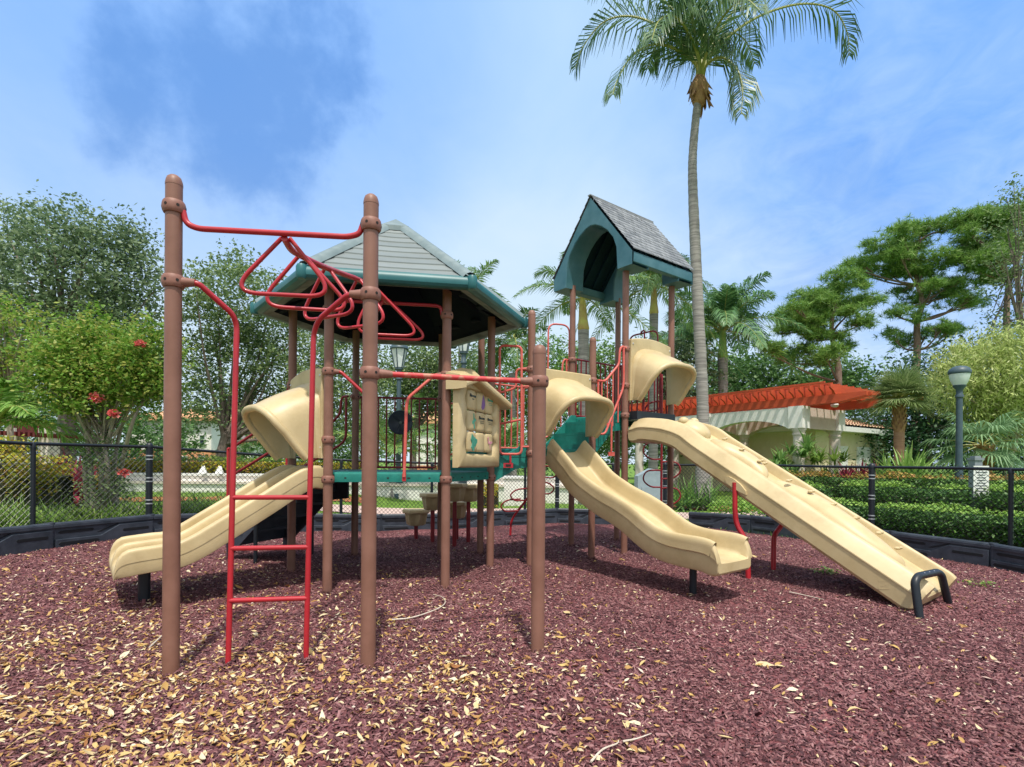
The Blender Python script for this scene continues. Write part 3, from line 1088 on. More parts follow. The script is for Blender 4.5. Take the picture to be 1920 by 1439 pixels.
def back_ridge(t0, t1, wmax, hmax, a0=0.0, bend=.05):
    rows_ = []
    N_ = 26
    for i in range(N_ + 1):
        f = i / N_
        s_ = math.sin(math.pi * f) ** .42 if 0 < f < 1 else 0.02
        t = t0 + (t1 - t0) * f
        ac = a0 + bend * math.sin(math.pi * 2 * f)
        rows_.append([slide3_pt(t, ac + wmax * s_ * math.cos(th), -.01 + hmax * s_ * math.sin(th) + .01 * s_) for th in [math.pi * k / 10 for k in range(11)]])
    return rows_


L3 = bed3[-1][0]
rb = MB(); rb.grid(back_ridge(.84, 1.55, .15, .135, -.02)); rb.build('climbing_ridge', TAN, slide3, angle=60)
rb = MB(); rb.grid(back_ridge(1.60, 2.86, .175, .145, -.01, -.045)); rb.build('climbing_ridge', TAN, slide3, angle=60)
# head with two eye bumps
rb = MB()
rb.grid(back_ridge(.34, .80, .19, .14, -.04, .0))
hd = slide3_pt(.50, -.15, .105); hd2 = slide3_pt(.50, .07, .105)
rb.build('climbing_ridge', TAN, slide3, angle=60)
for h_ in (hd, hd2):
    e_ = MB(); e_.ball(h_, (.065, .065, .055), 14); e_.build('eye_bump', TAN, slide3)
# finger holds along the ridges and far rim
for i, (t, a, b) in enumerate([(.98, .0, .128), (1.20, .02, .132), (1.40, -.03, .122), (1.42, -.10, .105), (1.75, .04, .125), (1.95, .0, .142), (2.15, -.03, .142), (2.35, -.06, .14), (2.55, -.07, .132), (2.72, -.06, .105)]):
    k = MB()
    c_ = slide3_pt(t, a, b)
    k.ball(c_, (.034, .026, .016), 10)
    k.ball(c_ + Vector((.018, -.012, .008)), (.02, .018, .013), 8)
    k.build('finger_hold', TAN, slide3)
# moulded mark on the near side and lens-shaped bracket
k = MB()
def side_pt(px, py, off=.0):
    Q = P3 + w3 * .004
    t, z = on_plane(Q, n3, px, py)
    c_ = Q + n3 * t + w3 * off
    return Vector((c_.x, c_.y, z))
lens = [(1361, 895.5), (1364, 905), (1376, 915), (1390, 923), (1401, 928), (1400.5, 921), (1391, 909), (1379, 899), (1369, 894)]
k.prism([side_pt(x, y, .0) for x, y in reversed(lens)], w3 * .03)
k.ball(side_pt(1377, 907, .03), (.008, .008, .008), 8, 1)
k.build('leg_bracket', [TAN, HOLE], slide3, angle=25)
k = MB()
for a_, b_, c_, d_ in (((1647, 1090), (1667, 1088.5), (1667, 1090), (1647, 1091.5)), ((1647, 1104), (1667, 1104), (1667, 1105.5), (1647, 1105.5)), ((1647, 1090), (1648.5, 1090), (1648.5, 1105), (1647, 1105)), ((1666, 1089), (1667.5, 1089), (1667.5, 1105), (1666, 1105)), ((1652, 1099), (1663, 1096), (1663, 1097.5), (1652, 1100.5))):
    k.prism([side_pt(*q, -.0) for q in (d_, c_, b_, a_)], w3 * .004)
k.build('moulded_mark', TAN, slide3, smooth=False)
# legs: two red, and the black hoop at the foot
q = lambda px, py, Y: W(px, py, Y)
yl = (P3 + n3 * on_plane(P3, n3, 1378, 925)[0]).y - .02
tubes('slide_leg', [[W(1378, 905, yl), W(1378, 960, yl), W(1381, 985, yl), W(1400, 1015, yl - .08), W(1403, 1079, yl - .1), W(1403, 1100, yl - .1)]], .027, RED, slide3, bend=.12, n=12)
Qf = P3 - w3 * .84
yf = (Qf + n3 * on_plane(Qf, n3, 1465, 990)[0]).y
tubes('slide_leg', [[W(1476, 970, yf), W(1462, 990, yf), W(1451, 1004, yf - .05), W(1450, 1085, yf - .08)]], .027, RED, slide3, bend=.1, n=12)
hoop = [W(1727, 1158, 4.26), W(1715, 1092, 4.33), W(1721, 1081, 4.36), W(1757, 1073, 4.62), W(1765, 1078, 4.64), W(1782, 1130, 4.72)]
hoop[0].z = gz(hoop[0].x, hoop[0].y) - .08; hoop[-1].z = gz(hoop[-1].x, hoop[-1].y) - .08
ho = tubes('slide_stand', [hoop], .031, BLACKMET, slide3, bend=.08, n=14)
b_ = MB()
for f in (.25, .5, .75):
    b_.ball(hoop[2].lerp(hoop[3], f) + Vector((-.005, -.022, .022)), .007, 8)
b_.build('bolt', BOLT, slide3)
# dark bracket joining it to the tower deck
br = MB(); br.beam(Vector((pM.x + .10, pM.y - .05, Z_TOW - .03)), Vector((pN.x - .02, pN.y - .1, Z_TOW - .03)), .12, .11); br.build('bracket', BLACKMET, slide3, smooth=False)


# ================= hoods over the slide entries
def hood(A_, B_, n_, zleg, zs, ztop, D, drop, wd=.93, topcurve=.05):
    """A_,B_ posts; tunnel hood projecting D along n_, its roof falling by drop"""
    e = (B_ - A_).normalized(); c = (A_ + B_) / 2
    Lp = (B_ - A_).length - 2 * PR - .03
    hw = Lp / 2; aw = hw * wd
    zt = ztop - .10
    NP = 27
    def arch_pt(f, scale=1.0, lift=0.0):
        """f 0..1 from left foot over to right foot"""
        if f < .24:
            z = zleg + (zs - zleg) * f / .24; return -aw * scale, z
        if f > .76:
            z = zleg + (zs - zleg) * (1 - f) / .24; return aw * scale, z
        th = math.pi * (1 - (f - .24) / .52)
        return aw * scale * math.copysign(abs(math.cos(th)) ** .7, math.cos(th)), zs + (zt - zs + lift) * abs(math.sin(th)) ** .7
    rows_ = []
    S = [0, .02, .10, .16, .20, .35, .55, .75, .90, .97, 1.0]
    for s_ in S:
        row = []
        for i in range(NP):
            f = i / (NP - 1)
            sc = 1.0 if s_ < .16 else (.965 if s_ < .9 else .965 + .035 * (s_ - .9) / .1)
            x, z = arch_pt(f, sc)
            hgt = (z - zleg) / (zt - zleg)
            g = min(f, 1 - f)
            reach = D * (.28 + .72 * max(0.0, min(1.0, hgt)) ** .85)
            o_ = .03 + s_ * reach
            zf = z - drop * s_ * max(0, hgt) ** 1.2 * (.6 + .4 * s_)
            if s_ >= .16 and hgt > .5: zf -= .018
            row.append(c + e * x + n_ * o_ + Vector((0, 0, zf)))
        rows_.append(row)
    mb_ = MB(); mb_.grid(rows_)
    mb_.tube(rows_[-1], .021, 8)
    o = mb_.build('slide_hood', TAN, PLAYS, angle=60)
    sm = o.modifiers.new('thickness', 'SOLIDIFY'); sm.thickness = .028; sm.offset = 0
    bv = o.modifiers.new('round', 'BEVEL'); bv.width = .01; bv.segments = 2; bv.limit_method = 'ANGLE'; bv.angle_limit = R(50)
    # flat flange round the tunnel
    fl = MB()
    out_ = []
    for i in range(NP):
        f = i / (NP - 1)
        x, z = arch_pt(f)
        out_.append((x, z))
    ring_out = []
    for (x, z) in out_:
        f = len(ring_out) / (NP - 1)
        if f < .30: ring_out.append((-hw, z if f < .24 else zs + (ztop - zs) * (f - .24) / .06))
        elif f > .70: ring_out.append((hw, z if f > .76 else zs + (ztop - zs) * (.76 - f) / .06))
        else:
            g = (f - .30) / .40
            ring_out.append((-hw + 2 * hw * g, ztop + topcurve * math.sin(math.pi * g)))
    Pt = lambda x, z, o_: c + e * x + n_ * o_ + Vector((0, 0, z))
    front = [[Pt(x, z, .045) for x, z in out_], [Pt(x, z, .045) for x, z in ring_out]]
    back = [[Pt(x, z, -.015) for x, z in ring_out], [Pt(x, z, -.015) for x, z in out_]]
    fl.grid([front[0], front[1], back[0], back[1], front[0]])
    fl.add([front[0][0], front[1][0], back[0][0], back[1][0]], [(0, 1, 2, 3)])
    fl.add([front[0][-1], front[1][-1], back[0][-1], back[1][-1]], [(3, 2, 1, 0)])
    fo = fl.build('flange', TAN, o, angle=40)
    for (x_, z_) in ((-hw + .03, zleg + .10), (hw - .03, zleg + .10), (-hw + .04, ztop - .06), (hw - .04, ztop - .06)):
        bb = MB(); bb.ball(Pt(x_, z_, .045), (.013, .013, .013), 8); bb.build('bolt', BOLT, o)
    bv = fo.modifiers.new('round', 'BEVEL'); bv.width = .012; bv.segments = 2; bv.limit_method = 'ANGLE'; bv.angle_limit = R(50)
    return o


hood(pB, pA, n1, 1.23, 1.56, 2.06, .51, .25)
hood(pH, pJ, n2, 1.53, 1.84, 2.30, .48, .25, wd=.88, topcurve=.0)
hood(pM, pN, n3, 2.03, 2.36, 2.84, .49, .25)
# ================= hexagonal plank roof
ra = HEXA + 1
RE, RC, ZE, ZC = 1.43, .23, 2.86, 3.70
NC = 9
mb = MB()
for k in range(6):
    a0, a1 = ra + 60 * k, ra + 60 * k + 60
    for c in range(NC):
        f0, f1 = c / NC, (c + 1.12) / NC
        r0, r1 = RE + (RC - RE) * f0, RE + (RC - RE) * min(1, f1)
        z0, z1 = ZE + (ZC - ZE) * f0, ZE + (ZC - ZE) * min(1, f1)
        sag = .012
        ring = []
        for (rr, zz) in ((r0, z0 + .022), (r1, z1 + .006)):
            pts = []
            for j in range(7):
                p = hexpt(rr, a0).lerp(hexpt(rr, a1), j / 6)
                pts.append(Vector((p.x, p.y, zz - sag * math.sin(math.pi * j / 6) * (1 if rr == r0 else .8))))
            ring.append(pts)
        low = [p + Vector((0, 0, -.016)) for p in ring[0]]
        mb.grid([low, ring[0], ring[1]])
roof = mb.build('plank_roof', SIDING, PLAYS, smooth=False)
mb = MB()
for k in range(6):
    a = ra + 60 * k
    p0, p1_ = hexpt(RE + .01, a), hexpt(RC, a)
    pts = [Vector((p0.x, p0.y, ZE + .03)), Vector((p1_.x, p1_.y, ZC + .02))]
    d = (pts[1] - pts[0]).normalized()
    tang = Vector((-math.sin(R(a)), math.cos(R(a)), 0))
    up = tang.cross(d); up = up if up.z > 0 else -up
    rows_ = [[q + tang * o_ + up * h for (o_, h) in ((-.075, -.03), (-.055, .006), (-.02, .028), (.02, .028), (.055, .006), (.075, -.03))] for q in pts]
    mb.grid(rows_)
mb.build('ridge_trim', SIDTRIM, roof)
mb = MB()
top = HEXC + Vector((0, 0, 3.90))
r0 = [hexpt(RC + .05, ra + 60 * k) + Vector((0, 0, ZC - .025)) for k in range(6)]
r1 = [hexpt(RC + .045, ra + 60 * k) + Vector((0, 0, ZC + .03)) for k in range(6)]
mb.grid([r0, r1], 0, True)
mb.add(r1 + [top], [(k, (k + 1) % 6, 6) for k in range(6)])
mb.build('roof_cap', SIDTRIM, roof, smooth=False)
# rolled eave edge and corner knobs
mb = MB()
for k in range(6):
    a0, a1 = ra + 60 * k, ra + 60 * k + 60
    A0, A1 = hexpt(1.0, a0) - HEXC, hexpt(1.0, a1) - HEXC
    prof = [(1.40, ZE + .03), (1.45, ZE + .020), (1.478, ZE - .005), (1.49, ZE - .036), (1.485, ZE - .066), (1.465, ZE - .086), (1.43, ZE - .094), (1.36, ZE - .08)]
    mb.grid([[HEXC + A0 * r_ + Vector((0, 0, z)) for r_, z in prof], [HEXC + A1 * r_ + Vector((0, 0, z)) for r_, z in prof]])
mb.build('eave', TEAL, roof, angle=30)
for k in range(6):
    p = hexpt(1.462, ra + 60 * k)
    mb = MB()
    mb.lathe([(.0, -.068), (.034, -.066), (.046, -.045), (.046, .035), (.036, .055), (0, .058)], Vector((p.x, p.y, ZE - .034)), 14)
    mb.build('corner_cap', TEAL, roof)
# underside: pale lip, then dark ribbed pan
mb = MB()
ringp = [(1.38, ZE - .088), (1.27, ZE - .062)]
mb.grid([[hexpt(r_, ra + 60 * k) + Vector((0, 0, z)) for k in range(6)] for r_, z in ringp], 0, True)
mb.build('soffit', SOFFIT, roof, smooth=False)
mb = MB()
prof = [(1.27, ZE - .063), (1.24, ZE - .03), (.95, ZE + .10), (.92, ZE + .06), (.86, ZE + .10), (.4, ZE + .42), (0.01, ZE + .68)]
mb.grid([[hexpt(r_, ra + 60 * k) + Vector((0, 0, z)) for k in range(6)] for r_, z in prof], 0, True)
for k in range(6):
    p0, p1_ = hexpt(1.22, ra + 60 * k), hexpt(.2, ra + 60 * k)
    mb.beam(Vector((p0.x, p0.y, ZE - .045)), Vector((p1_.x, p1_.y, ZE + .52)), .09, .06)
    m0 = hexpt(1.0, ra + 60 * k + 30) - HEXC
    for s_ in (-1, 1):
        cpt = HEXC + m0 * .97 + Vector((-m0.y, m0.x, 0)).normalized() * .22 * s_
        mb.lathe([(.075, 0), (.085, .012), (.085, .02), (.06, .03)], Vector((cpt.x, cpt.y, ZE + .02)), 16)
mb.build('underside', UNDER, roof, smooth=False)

# ================= gable roof of the tower
e1 = (pM - pK).normalized(); e2 = (pL - pK).normalized()
GC = (pM + pK + pL + pN) / 4
GH, GD = .725, .645
ZB, ZT, ZP = 3.72, 3.885, 4.83
def gp(s_, d_, z): 
    p = GC + e1 * s_ + e2 * d_
    return Vector((p.x, p.y, z))
inner = [(-.475, ZB), (-.455, 4.02), (-.40, 4.16), (-.30, 4.285), (-.19, 4.375), (-.085, 4.43), (0, 4.445), (.085, 4.43), (.19, 4.375), (.30, 4.285), (.40, 4.16), (.455, 4.02), (.475, ZB)]
outer = [(-GH, ZB), (-GH, ZT), (-.4834, 4.2), (-.3625, 4.357), (-.24, 4.515), (-.16, 4.62), (0, ZP), (.16, 4.62), (.24, 4.515), (.3625, 4.357), (.4834, 4.2), (GH, ZT), (GH, ZB)]
mb = MB()
TH = .32
for d0, sg in ((-GD, 1), (GD, -1)):
    f_out = [gp(s_, d0, z) for s_, z in outer]; f_in = [gp(s_, d0, z) for s_, z in inner]
    b_out = [gp(s_, d0 + sg * TH, z - .01) for s_, z in outer]; b_in = [gp(s_ * .94, d0 + sg * TH, z) for s_, z in inner]
    rows_ = [f_out, f_in, b_in, b_out]
    mb.grid(rows_ if sg > 0 else rows_)
    for i in (0, -1):
        mb.add([f_out[i], f_in[i], b_in[i], b_out[i]], [(0, 1, 2, 3)])
for sg in (-1, 1):      # eave fascia along the sides
    pr = [(GH, ZT + .005), (GH + .005, ZT - .02), (GH, ZB + .03), (GH - .10, ZB + .045), (GH - .12, ZT - .02)]
    mb.grid([[gp(sg * s_, -GD + .02, z) for s_, z in pr], [gp(sg * s_, GD - .02, z) for s_, z in pr]], 0, True)
groof = mb.build('gable_roof', TEALPALE, PLAYS, angle=30)
bv = groof.modifiers.new('round', 'BEVEL'); bv.width = .012; bv.segments = 2; bv.limit_method = 'ANGLE'; bv.angle_limit = R(40)
# ribbed lining
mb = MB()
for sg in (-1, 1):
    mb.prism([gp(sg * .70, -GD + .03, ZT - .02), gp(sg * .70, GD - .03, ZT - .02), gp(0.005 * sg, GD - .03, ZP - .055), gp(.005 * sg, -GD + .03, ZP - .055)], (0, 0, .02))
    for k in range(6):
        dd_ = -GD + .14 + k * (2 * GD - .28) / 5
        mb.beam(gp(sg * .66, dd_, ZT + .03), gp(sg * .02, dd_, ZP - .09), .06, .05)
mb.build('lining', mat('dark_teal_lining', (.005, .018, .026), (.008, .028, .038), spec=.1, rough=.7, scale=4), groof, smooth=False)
# shingles: staggered tabs in courses, both slopes
mb = MB()
NR, NTB = 15, 13
slope = Vector((0, 0, 0))
for sg in (-1, 1):
    for r_ in range(NR):
        f0, f1 = r_ / NR, (r_ + 1.25) / NR
        for t in range(-1, NTB + 1):
            off = .5 if r_ % 2 else 0
            g0 = (t + off) / NTB + random.uniform(-.006, .006); g1 = (t + 1 + off) / NTB - .004
            g0, g1 = max(0, g0), min(1, g1)
            if g1 - g0 < .01: continue
            def sp_(f, g, lift):
                s_ = sg * (GH + .022) * (1 - f); z = ZT + .02 + (ZP + .012 - ZT) * f
                return gp(s_, -GD - .008 + (2 * GD + .016) * g, z + lift)
            f1c = min(1.0, f1)
            dl = random.uniform(-.25, .1) / NR * .3
            a_, b_, c_, d_ = sp_(f0 + dl, g0, .022), sp_(f0 + dl, g1, .022), sp_(f1c, g1, .008), sp_(f1c, g0, .008)
            dn = Vector((0, 0, -.014))
            mb.add([a_, b_, c_, d_, a_ + dn, b_ + dn], [(0, 1, 2, 3), (4, 5, 1, 0)])
mb.beam(gp(0, -GD - .03, ZP + .026), gp(0, GD + .03, ZP + .026), .05, .014)
mb.build('shingles', SHINGLE, groof, smooth=False)

# ================= picture block panel between D and G
pd = (pG - pD).normalized(); pn = Vector((pd.y, -pd.x, 0))
if pn.dot(-pD) < 0: pn = -pn
def pp(a, o_, z):
    p = pD + pd * a + pn * (o_ + .085)
    return Vector((p.x, p.y, z))
A0_, A1_ = -.03, .97
mb = MB()
zb_, zt_ = 1.15, 1.98
def wavy(a, z, amp, ph): return a + amp * math.sin(ph)
NW = 25
left_in = [(.135 + .026 * math.cos(2 * math.pi * 3 * i / (NW - 1)), 1.29 + .62 * i / (NW - 1)) for i in range(NW)]
right_in = [(.815 - .026 * math.cos(2 * math.pi * 3 * i / (NW - 1)), 1.29 + .62 * i / (NW - 1)) for i in range(NW)]
loop_in = left_in + right_in[::-1]
loop_out = [(A0_, zb_ + (zt_ - zb_) * i / (NW - 1)) for i in range(NW)] + [(A1_, zb_ + (zt_ - zb_) * i / (NW - 1)) for i in range(NW)][::-1]
rows_ = []
for (o_, k) in ((.0, 0), (.055, 0), (.075, .15)):
    rows_.append([pp(a + (ai - a) * k, o_, z + (zi - z) * k) for (a, z), (ai, zi) in zip(loop_out, loop_in)])
for (o_, k) in ((.078, .75), (.055, .95), (.0, 1.0)):
    rows_.append([pp(a + (ai - a) * k, o_, z + (zi - z) * k) for (a, z), (ai, zi) in zip(loop_out, loop_in)])
rows_.append(rows_[0])
mb.grid(rows_, 0, True)
panel = mb.build('picture_panel', TAN, PLAYS, angle=50)
mb = MB()          # small pitched hood along its top
mid_a = (A0_ + A1_) / 2
for (a0, a1, z0, z1) in ((A0_ - .05, .22, 2.02, 2.11), (.22, A1_ + .12, 2.11, 1.93)):
    rows_ = [[pp(a, o_, z + dz) for (o_, dz) in ((-.05, .03), (.09, .0), (.17, -.075), (.165, -.125), (.07, -.135), (-.05, -.135))] for (a, z) in ((a0, z0), (a1, z1))]
    mb.grid(rows_, 0, True)
    mb.add(rows_[0], [tuple(range(6))]); mb.add(rows_[1], [tuple(range(5, -1, -1))])
ph = mb.build('panel_hood', TAN, panel, angle=30)
bv = ph.modifiers.new('round', 'BEVEL'); bv.width = .015; bv.segments = 2; bv.limit_method = 'ANGLE'; bv.angle_limit = R(30)
INK = mat('dark_print', (.03, .05, .05), rough=.6); PUR = mat('purple_print', (.20, .10, .30), rough=.6)
GRN = mat('green_print', (.03, .24, .16), (.10, .36, .26), rough=.6, scale=40); PNK = mat('pink_print', (.62, .28, .34), rough=.6)
marks = {(0, 2): ('words', INK), (1, 2): ('drop', PUR), (2, 2): ('words', GRN), (0, 1): ('cross', GRN), (1, 1): ('words', INK), (2, 1): ('words', INK), (0, 0): ('blob', GRN), (1, 0): None, (2, 0): ('bird', PNK)}
for (ci, ri), mk in marks.items():
    ac, zc = .26 + ci * .215, 1.405 + ri * .205
    mb = MB()
    hw_, hh = .102, .097
    prof = [(math.cos(th) * 1.0, math.sin(th)) for th in [R(-90 + 180 * k / 12) for k in range(13)]]
    rows_ = []
    for (zz, sc) in ((-hh, .82), (-hh + .012, .96), (-hh + .03, 1), (hh - .03, 1), (hh - .012, .96), (hh, .82)):
        rows_.append([pp(ac + hw_ * sc * math.cos(R(180 - 180 * k / 12)), .03 + .048 * sc * abs(math.sin(R(180 * k / 12))) ** .6, zc + zz) for k in range(13)])
    mb.grid(rows_)
    mb.add(rows_[0], [tuple(range(12, -1, -1))]); mb.add(rows_[-1], [tuple(range(13))])
    mats_ = [TAN]
    if mk:
        mats_.append(mk[1])
        def patch_(pts):
            mb.prism([pp(ac + x * 1.25, .0765, zc + z * 1.08) for x, z in pts], pn * .0035, 1)
        kind = mk[0]
        if kind == 'words':
            x = -.055
            for k in range(5):
                w_ = .013 + .006 * (k % 2)
                patch_([(x, .028), (x + w_, .028), (x + w_, .046 if k else .056), (x, .046 if k else .056)])
                x += w_ + .006
            if (ci, ri) != (0, 2):
                for zz in (.008, -.008):
                    patch_([(-.04, zz), (.03, zz), (.03, zz + .004), (-.04, zz + .004)])
            else:
                patch_([(-.02, .006), (.01, .006), (.01, .014), (-.02, .014)])
        elif kind == 'drop':
            patch_([(.015, .075), (.045, .02), (.055, -.02), (.035, -.055), (.0, -.07), (-.02, -.05), (-.012, -.01), (.0, .03)])
        elif kind == 'cross':
            patch_([(.0, .07), (.015, .065), (.018, .03), (.045, .02), (.044, .0), (.018, -.005), (.03, -.06), (.012, -.075), (.0, -.02), (-.02, -.03), (-.018, .0), (.0, .01)])
        elif kind == 'blob':
            pts = []
            for k in range(18):
                th = 2 * math.pi * k / 18
                rr = .052 + .014 * math.sin(3 * th + 1) + .008 * math.sin(7 * th)
                pts.append((.01 + rr * math.cos(th), -.005 + rr * 1.25 * math.sin(th)))
            patch_(pts)
        else:
            patch_([(-.06, .05), (-.045, .06), (-.035, .03), (-.04, .0), (-.01, .02), (.045, .015), (.02, -.005), (-.01, -.012), (.0, -.06), (-.01, -.06), (-.018, -.012), (-.05, -.005), (-.052, .03)])
    mb.build('picture_block', mats_, panel, angle=50)

# ================= stepping pods: each on its own stalk in the ground
PODT = TAN
pods = [((780, 1009), 955, .215, 'lowest tan stepping pod on a short red stalk, farthest left of the pods'),
        ((811, 1016), 925, .20, 'tan stepping pod half hidden behind the dark deck post, next up from the lowest pod'),
        ((856, 1012), 941, .19, 'low tan stepping pod mostly hidden behind the front deck post'),
        ((852, 1024), 907, .185, 'tall tan stepping pod just under the green deck edge, on the nearest red stalk'),
        ((878, 1016), 909, .20, 'tall tan stepping pod between the front post and the dark post, under the deck')]
for (bx, by), ty, rad, lab in pods:
    u, v = ray(bx, by)
    Y = 1.18 / v
    x = u * Y
    zt = W(bx, ty, Y).z
    t = thing('stepping_pod', lab, 'stepping pod', (x, Y, gz(x, Y)), 'stepping pods behind the hexagon deck')
    mb = MB()
    rows_ = []
    rr = rad
    for (k, z) in ((.96, 0), (1.0, -.012), (1.0, -.055), (.93, -.062)):
        rows_.append([Vector((x + math.cos(R(60 * a + 12)) * rr * k, Y + math.sin(R(60 * a + 12)) * rr * k, zt + z)) for a in range(6)])
    mb.grid(rows_[::-1], 0, True)
    mb.add(rows_[0], [tuple(range(6))])
    pt = mb.build('pod_top', TAN, t, angle=30)
    bv = pt.modifiers.new('round', 'BEVEL'); bv.width = .012; bv.segments = 2; bv.limit_method = 'ANGLE'; bv.angle_limit = R(30)
    mb = MB()
    for (k0, k1, z0, z1) in ((.74, .60, -.06, -.23),):
        n_ = 24
        rows_ = [[Vector((x + math.cos(2 * math.pi * a / n_) * rr * kk * (1 + .15 * math.cos(6 * 2 * math.pi * a / n_)), Y + math.sin(2 * math.pi * a / n_) * rr * kk * (1 + .15 * math.cos(6 * 2 * math.pi * a / n_)), zt + z)) for a in range(n_)] for kk, z in ((k0, z0), (.68, -.12), (k1, z1), (k1 * .8, z1 - .02))]
        mb.grid(rows_[::-1], 0, True)
        mb.add(rows_[-1], [tuple(range(n_ - 1, -1, -1))])
    mb.build('pod_body', TAN, t, angle=50)
    mb = MB(); mb.cyl(Vector((x, Y, gz(x, Y) - .1)), Vector((x, Y, zt - .18)), .030, .030, 14); mb.build('stalk', REDDARK, t)
# ================================================================== chain-link fence and border timbers
FH = 1.20
def fence(name, label, line, posts, thick, h=FH):
    """line: polyline (x, y); posts: indices that carry a line post; thick: indices of terminal posts"""
    x0, y0 = line[0]
    t = thing(name, label, 'fence', (line[len(line) // 2][0], line[len(line) // 2][1], 0), 'black chain-link fence runs')
    P = [Vector((x, y, gz(x, y))) for x, y in line]
    rl = MB(); rl.tube([p + Vector((0, 0, h - .01)) for p in P], .021, 10); rl.build('top_rail', BLACKMET, t)
    mb = MB()
    wr = .0034
    for a, b in zip(P[:-1], P[1:]):
        Ls = (b - a).length
        d = (b - a) / Ls
        H = h - .05
        pit = .072
        n_ = int((Ls + H) / pit)
        for k in range(n_ + 1):
            for sg in (1, -1):
                s0 = k * pit - H if sg > 0 else k * pit
                # wire from (s0,0) to (s0+H*sg, H)
                u0, v0, u1, v1 = (s0, 0, s0 + H, H) if sg > 0 else (s0, 0, s0 - H, H)
                lo, hi = 0.0, 1.0
                du = u1 - u0
                for lim, sgn in ((0, 1), (Ls, -1)):
                    f0 = (u0 - lim) * sgn; f1 = (u1 - lim) * sgn
                    if f0 < 0 and f1 < 0: lo, hi = 1, 0
                    elif f0 < 0: lo = max(lo, f0 / (f0 - f1))
                    elif f1 < 0: hi = min(hi, f0 / (f0 - f1))
                if hi - lo < .02: continue
                q0 = a + d * (u0 + du * lo) + Vector((0, 0, .03 + H * lo + (b.z - a.z) * (u0 + du * lo) / Ls))
                q1 = a + d * (u0 + du * hi) + Vector((0, 0, .03 + H * hi + (b.z - a.z) * (u0 + du * hi) / Ls))
                mb.tube([q0, q1], wr, 3, cap=False)
    mb.build('chain_link_mesh', BLACKMET, t, smooth=False)
    for i in posts:
        p = P[i]
        k = MB()
        big = i in thick
        r_ = .042 if big else .026
        k.cyl(p + Vector((0, 0, -.1)), p + Vector((0, 0, h + (.0 if big else -.02))), r_, r_, 16)
        if big:
            k.lathe([(r_ + .004, -.02), (r_ + .004, .0), (r_ * .9, .03), (r_ * .5, .045), (0, .05)], p + Vector((0, 0, h)), 16)
        else:
            k.lathe([(r_ + .003, -.05), (r_ + .003, 0), (r_ * .6, .02), (0, .025)], p + Vector((0, 0, h - .01)), 14)
        po = k.build('fence_post', BLACKMET, t)
        if big:
            for z in (.42, .47, .72, .77, 1.02, 1.07):
                s_ = MB()
                s_.lathe([(r_ + .001, -.008), (r_ + .005, -.007), (r_ + .005, .007), (r_ + .001, .008)], p + Vector((0, 0, z)), 16)
                s_.build('tension_band', SILVER, po)
    return t


def at(px, Y):
    u, v = ray(px, 868)
    return (u * Y, Y)


lineL = [(-6.05, 3.2), (-5.62, 5.0), at(62, 6.05), at(280, 7.25), at(500, 8.55), at(640, 9.2), at(810, 9.75), at(985, 10.45), at(1045, 10.72)]
fence('chain_link_fence', 'black chain-link fence run on the left, curving back behind the double slide', lineL, [1, 2, 3, 5, 6, 7], {3})
lineR0 = [at(1045, 10.72), at(1150, 10.74)]
fence('chain_link_fence', 'short black chain-link fence piece at the back, left of the gate gap', lineR0, [0, 1], {0})
lineR = [at(1247, 10.7), at(1295, 10.45), at(1440, 9.55), at(1548, 8.7), at(1635, 7.95), at(1790, 7.0), at(1896, 6.45), (6.3, 4.2), (6.4, 2.0)]
fence('chain_link_fence', 'black chain-link fence run on the right, in front of the clipped hedges', lineR, [0, 2, 4, 6, 7], {0, 4})

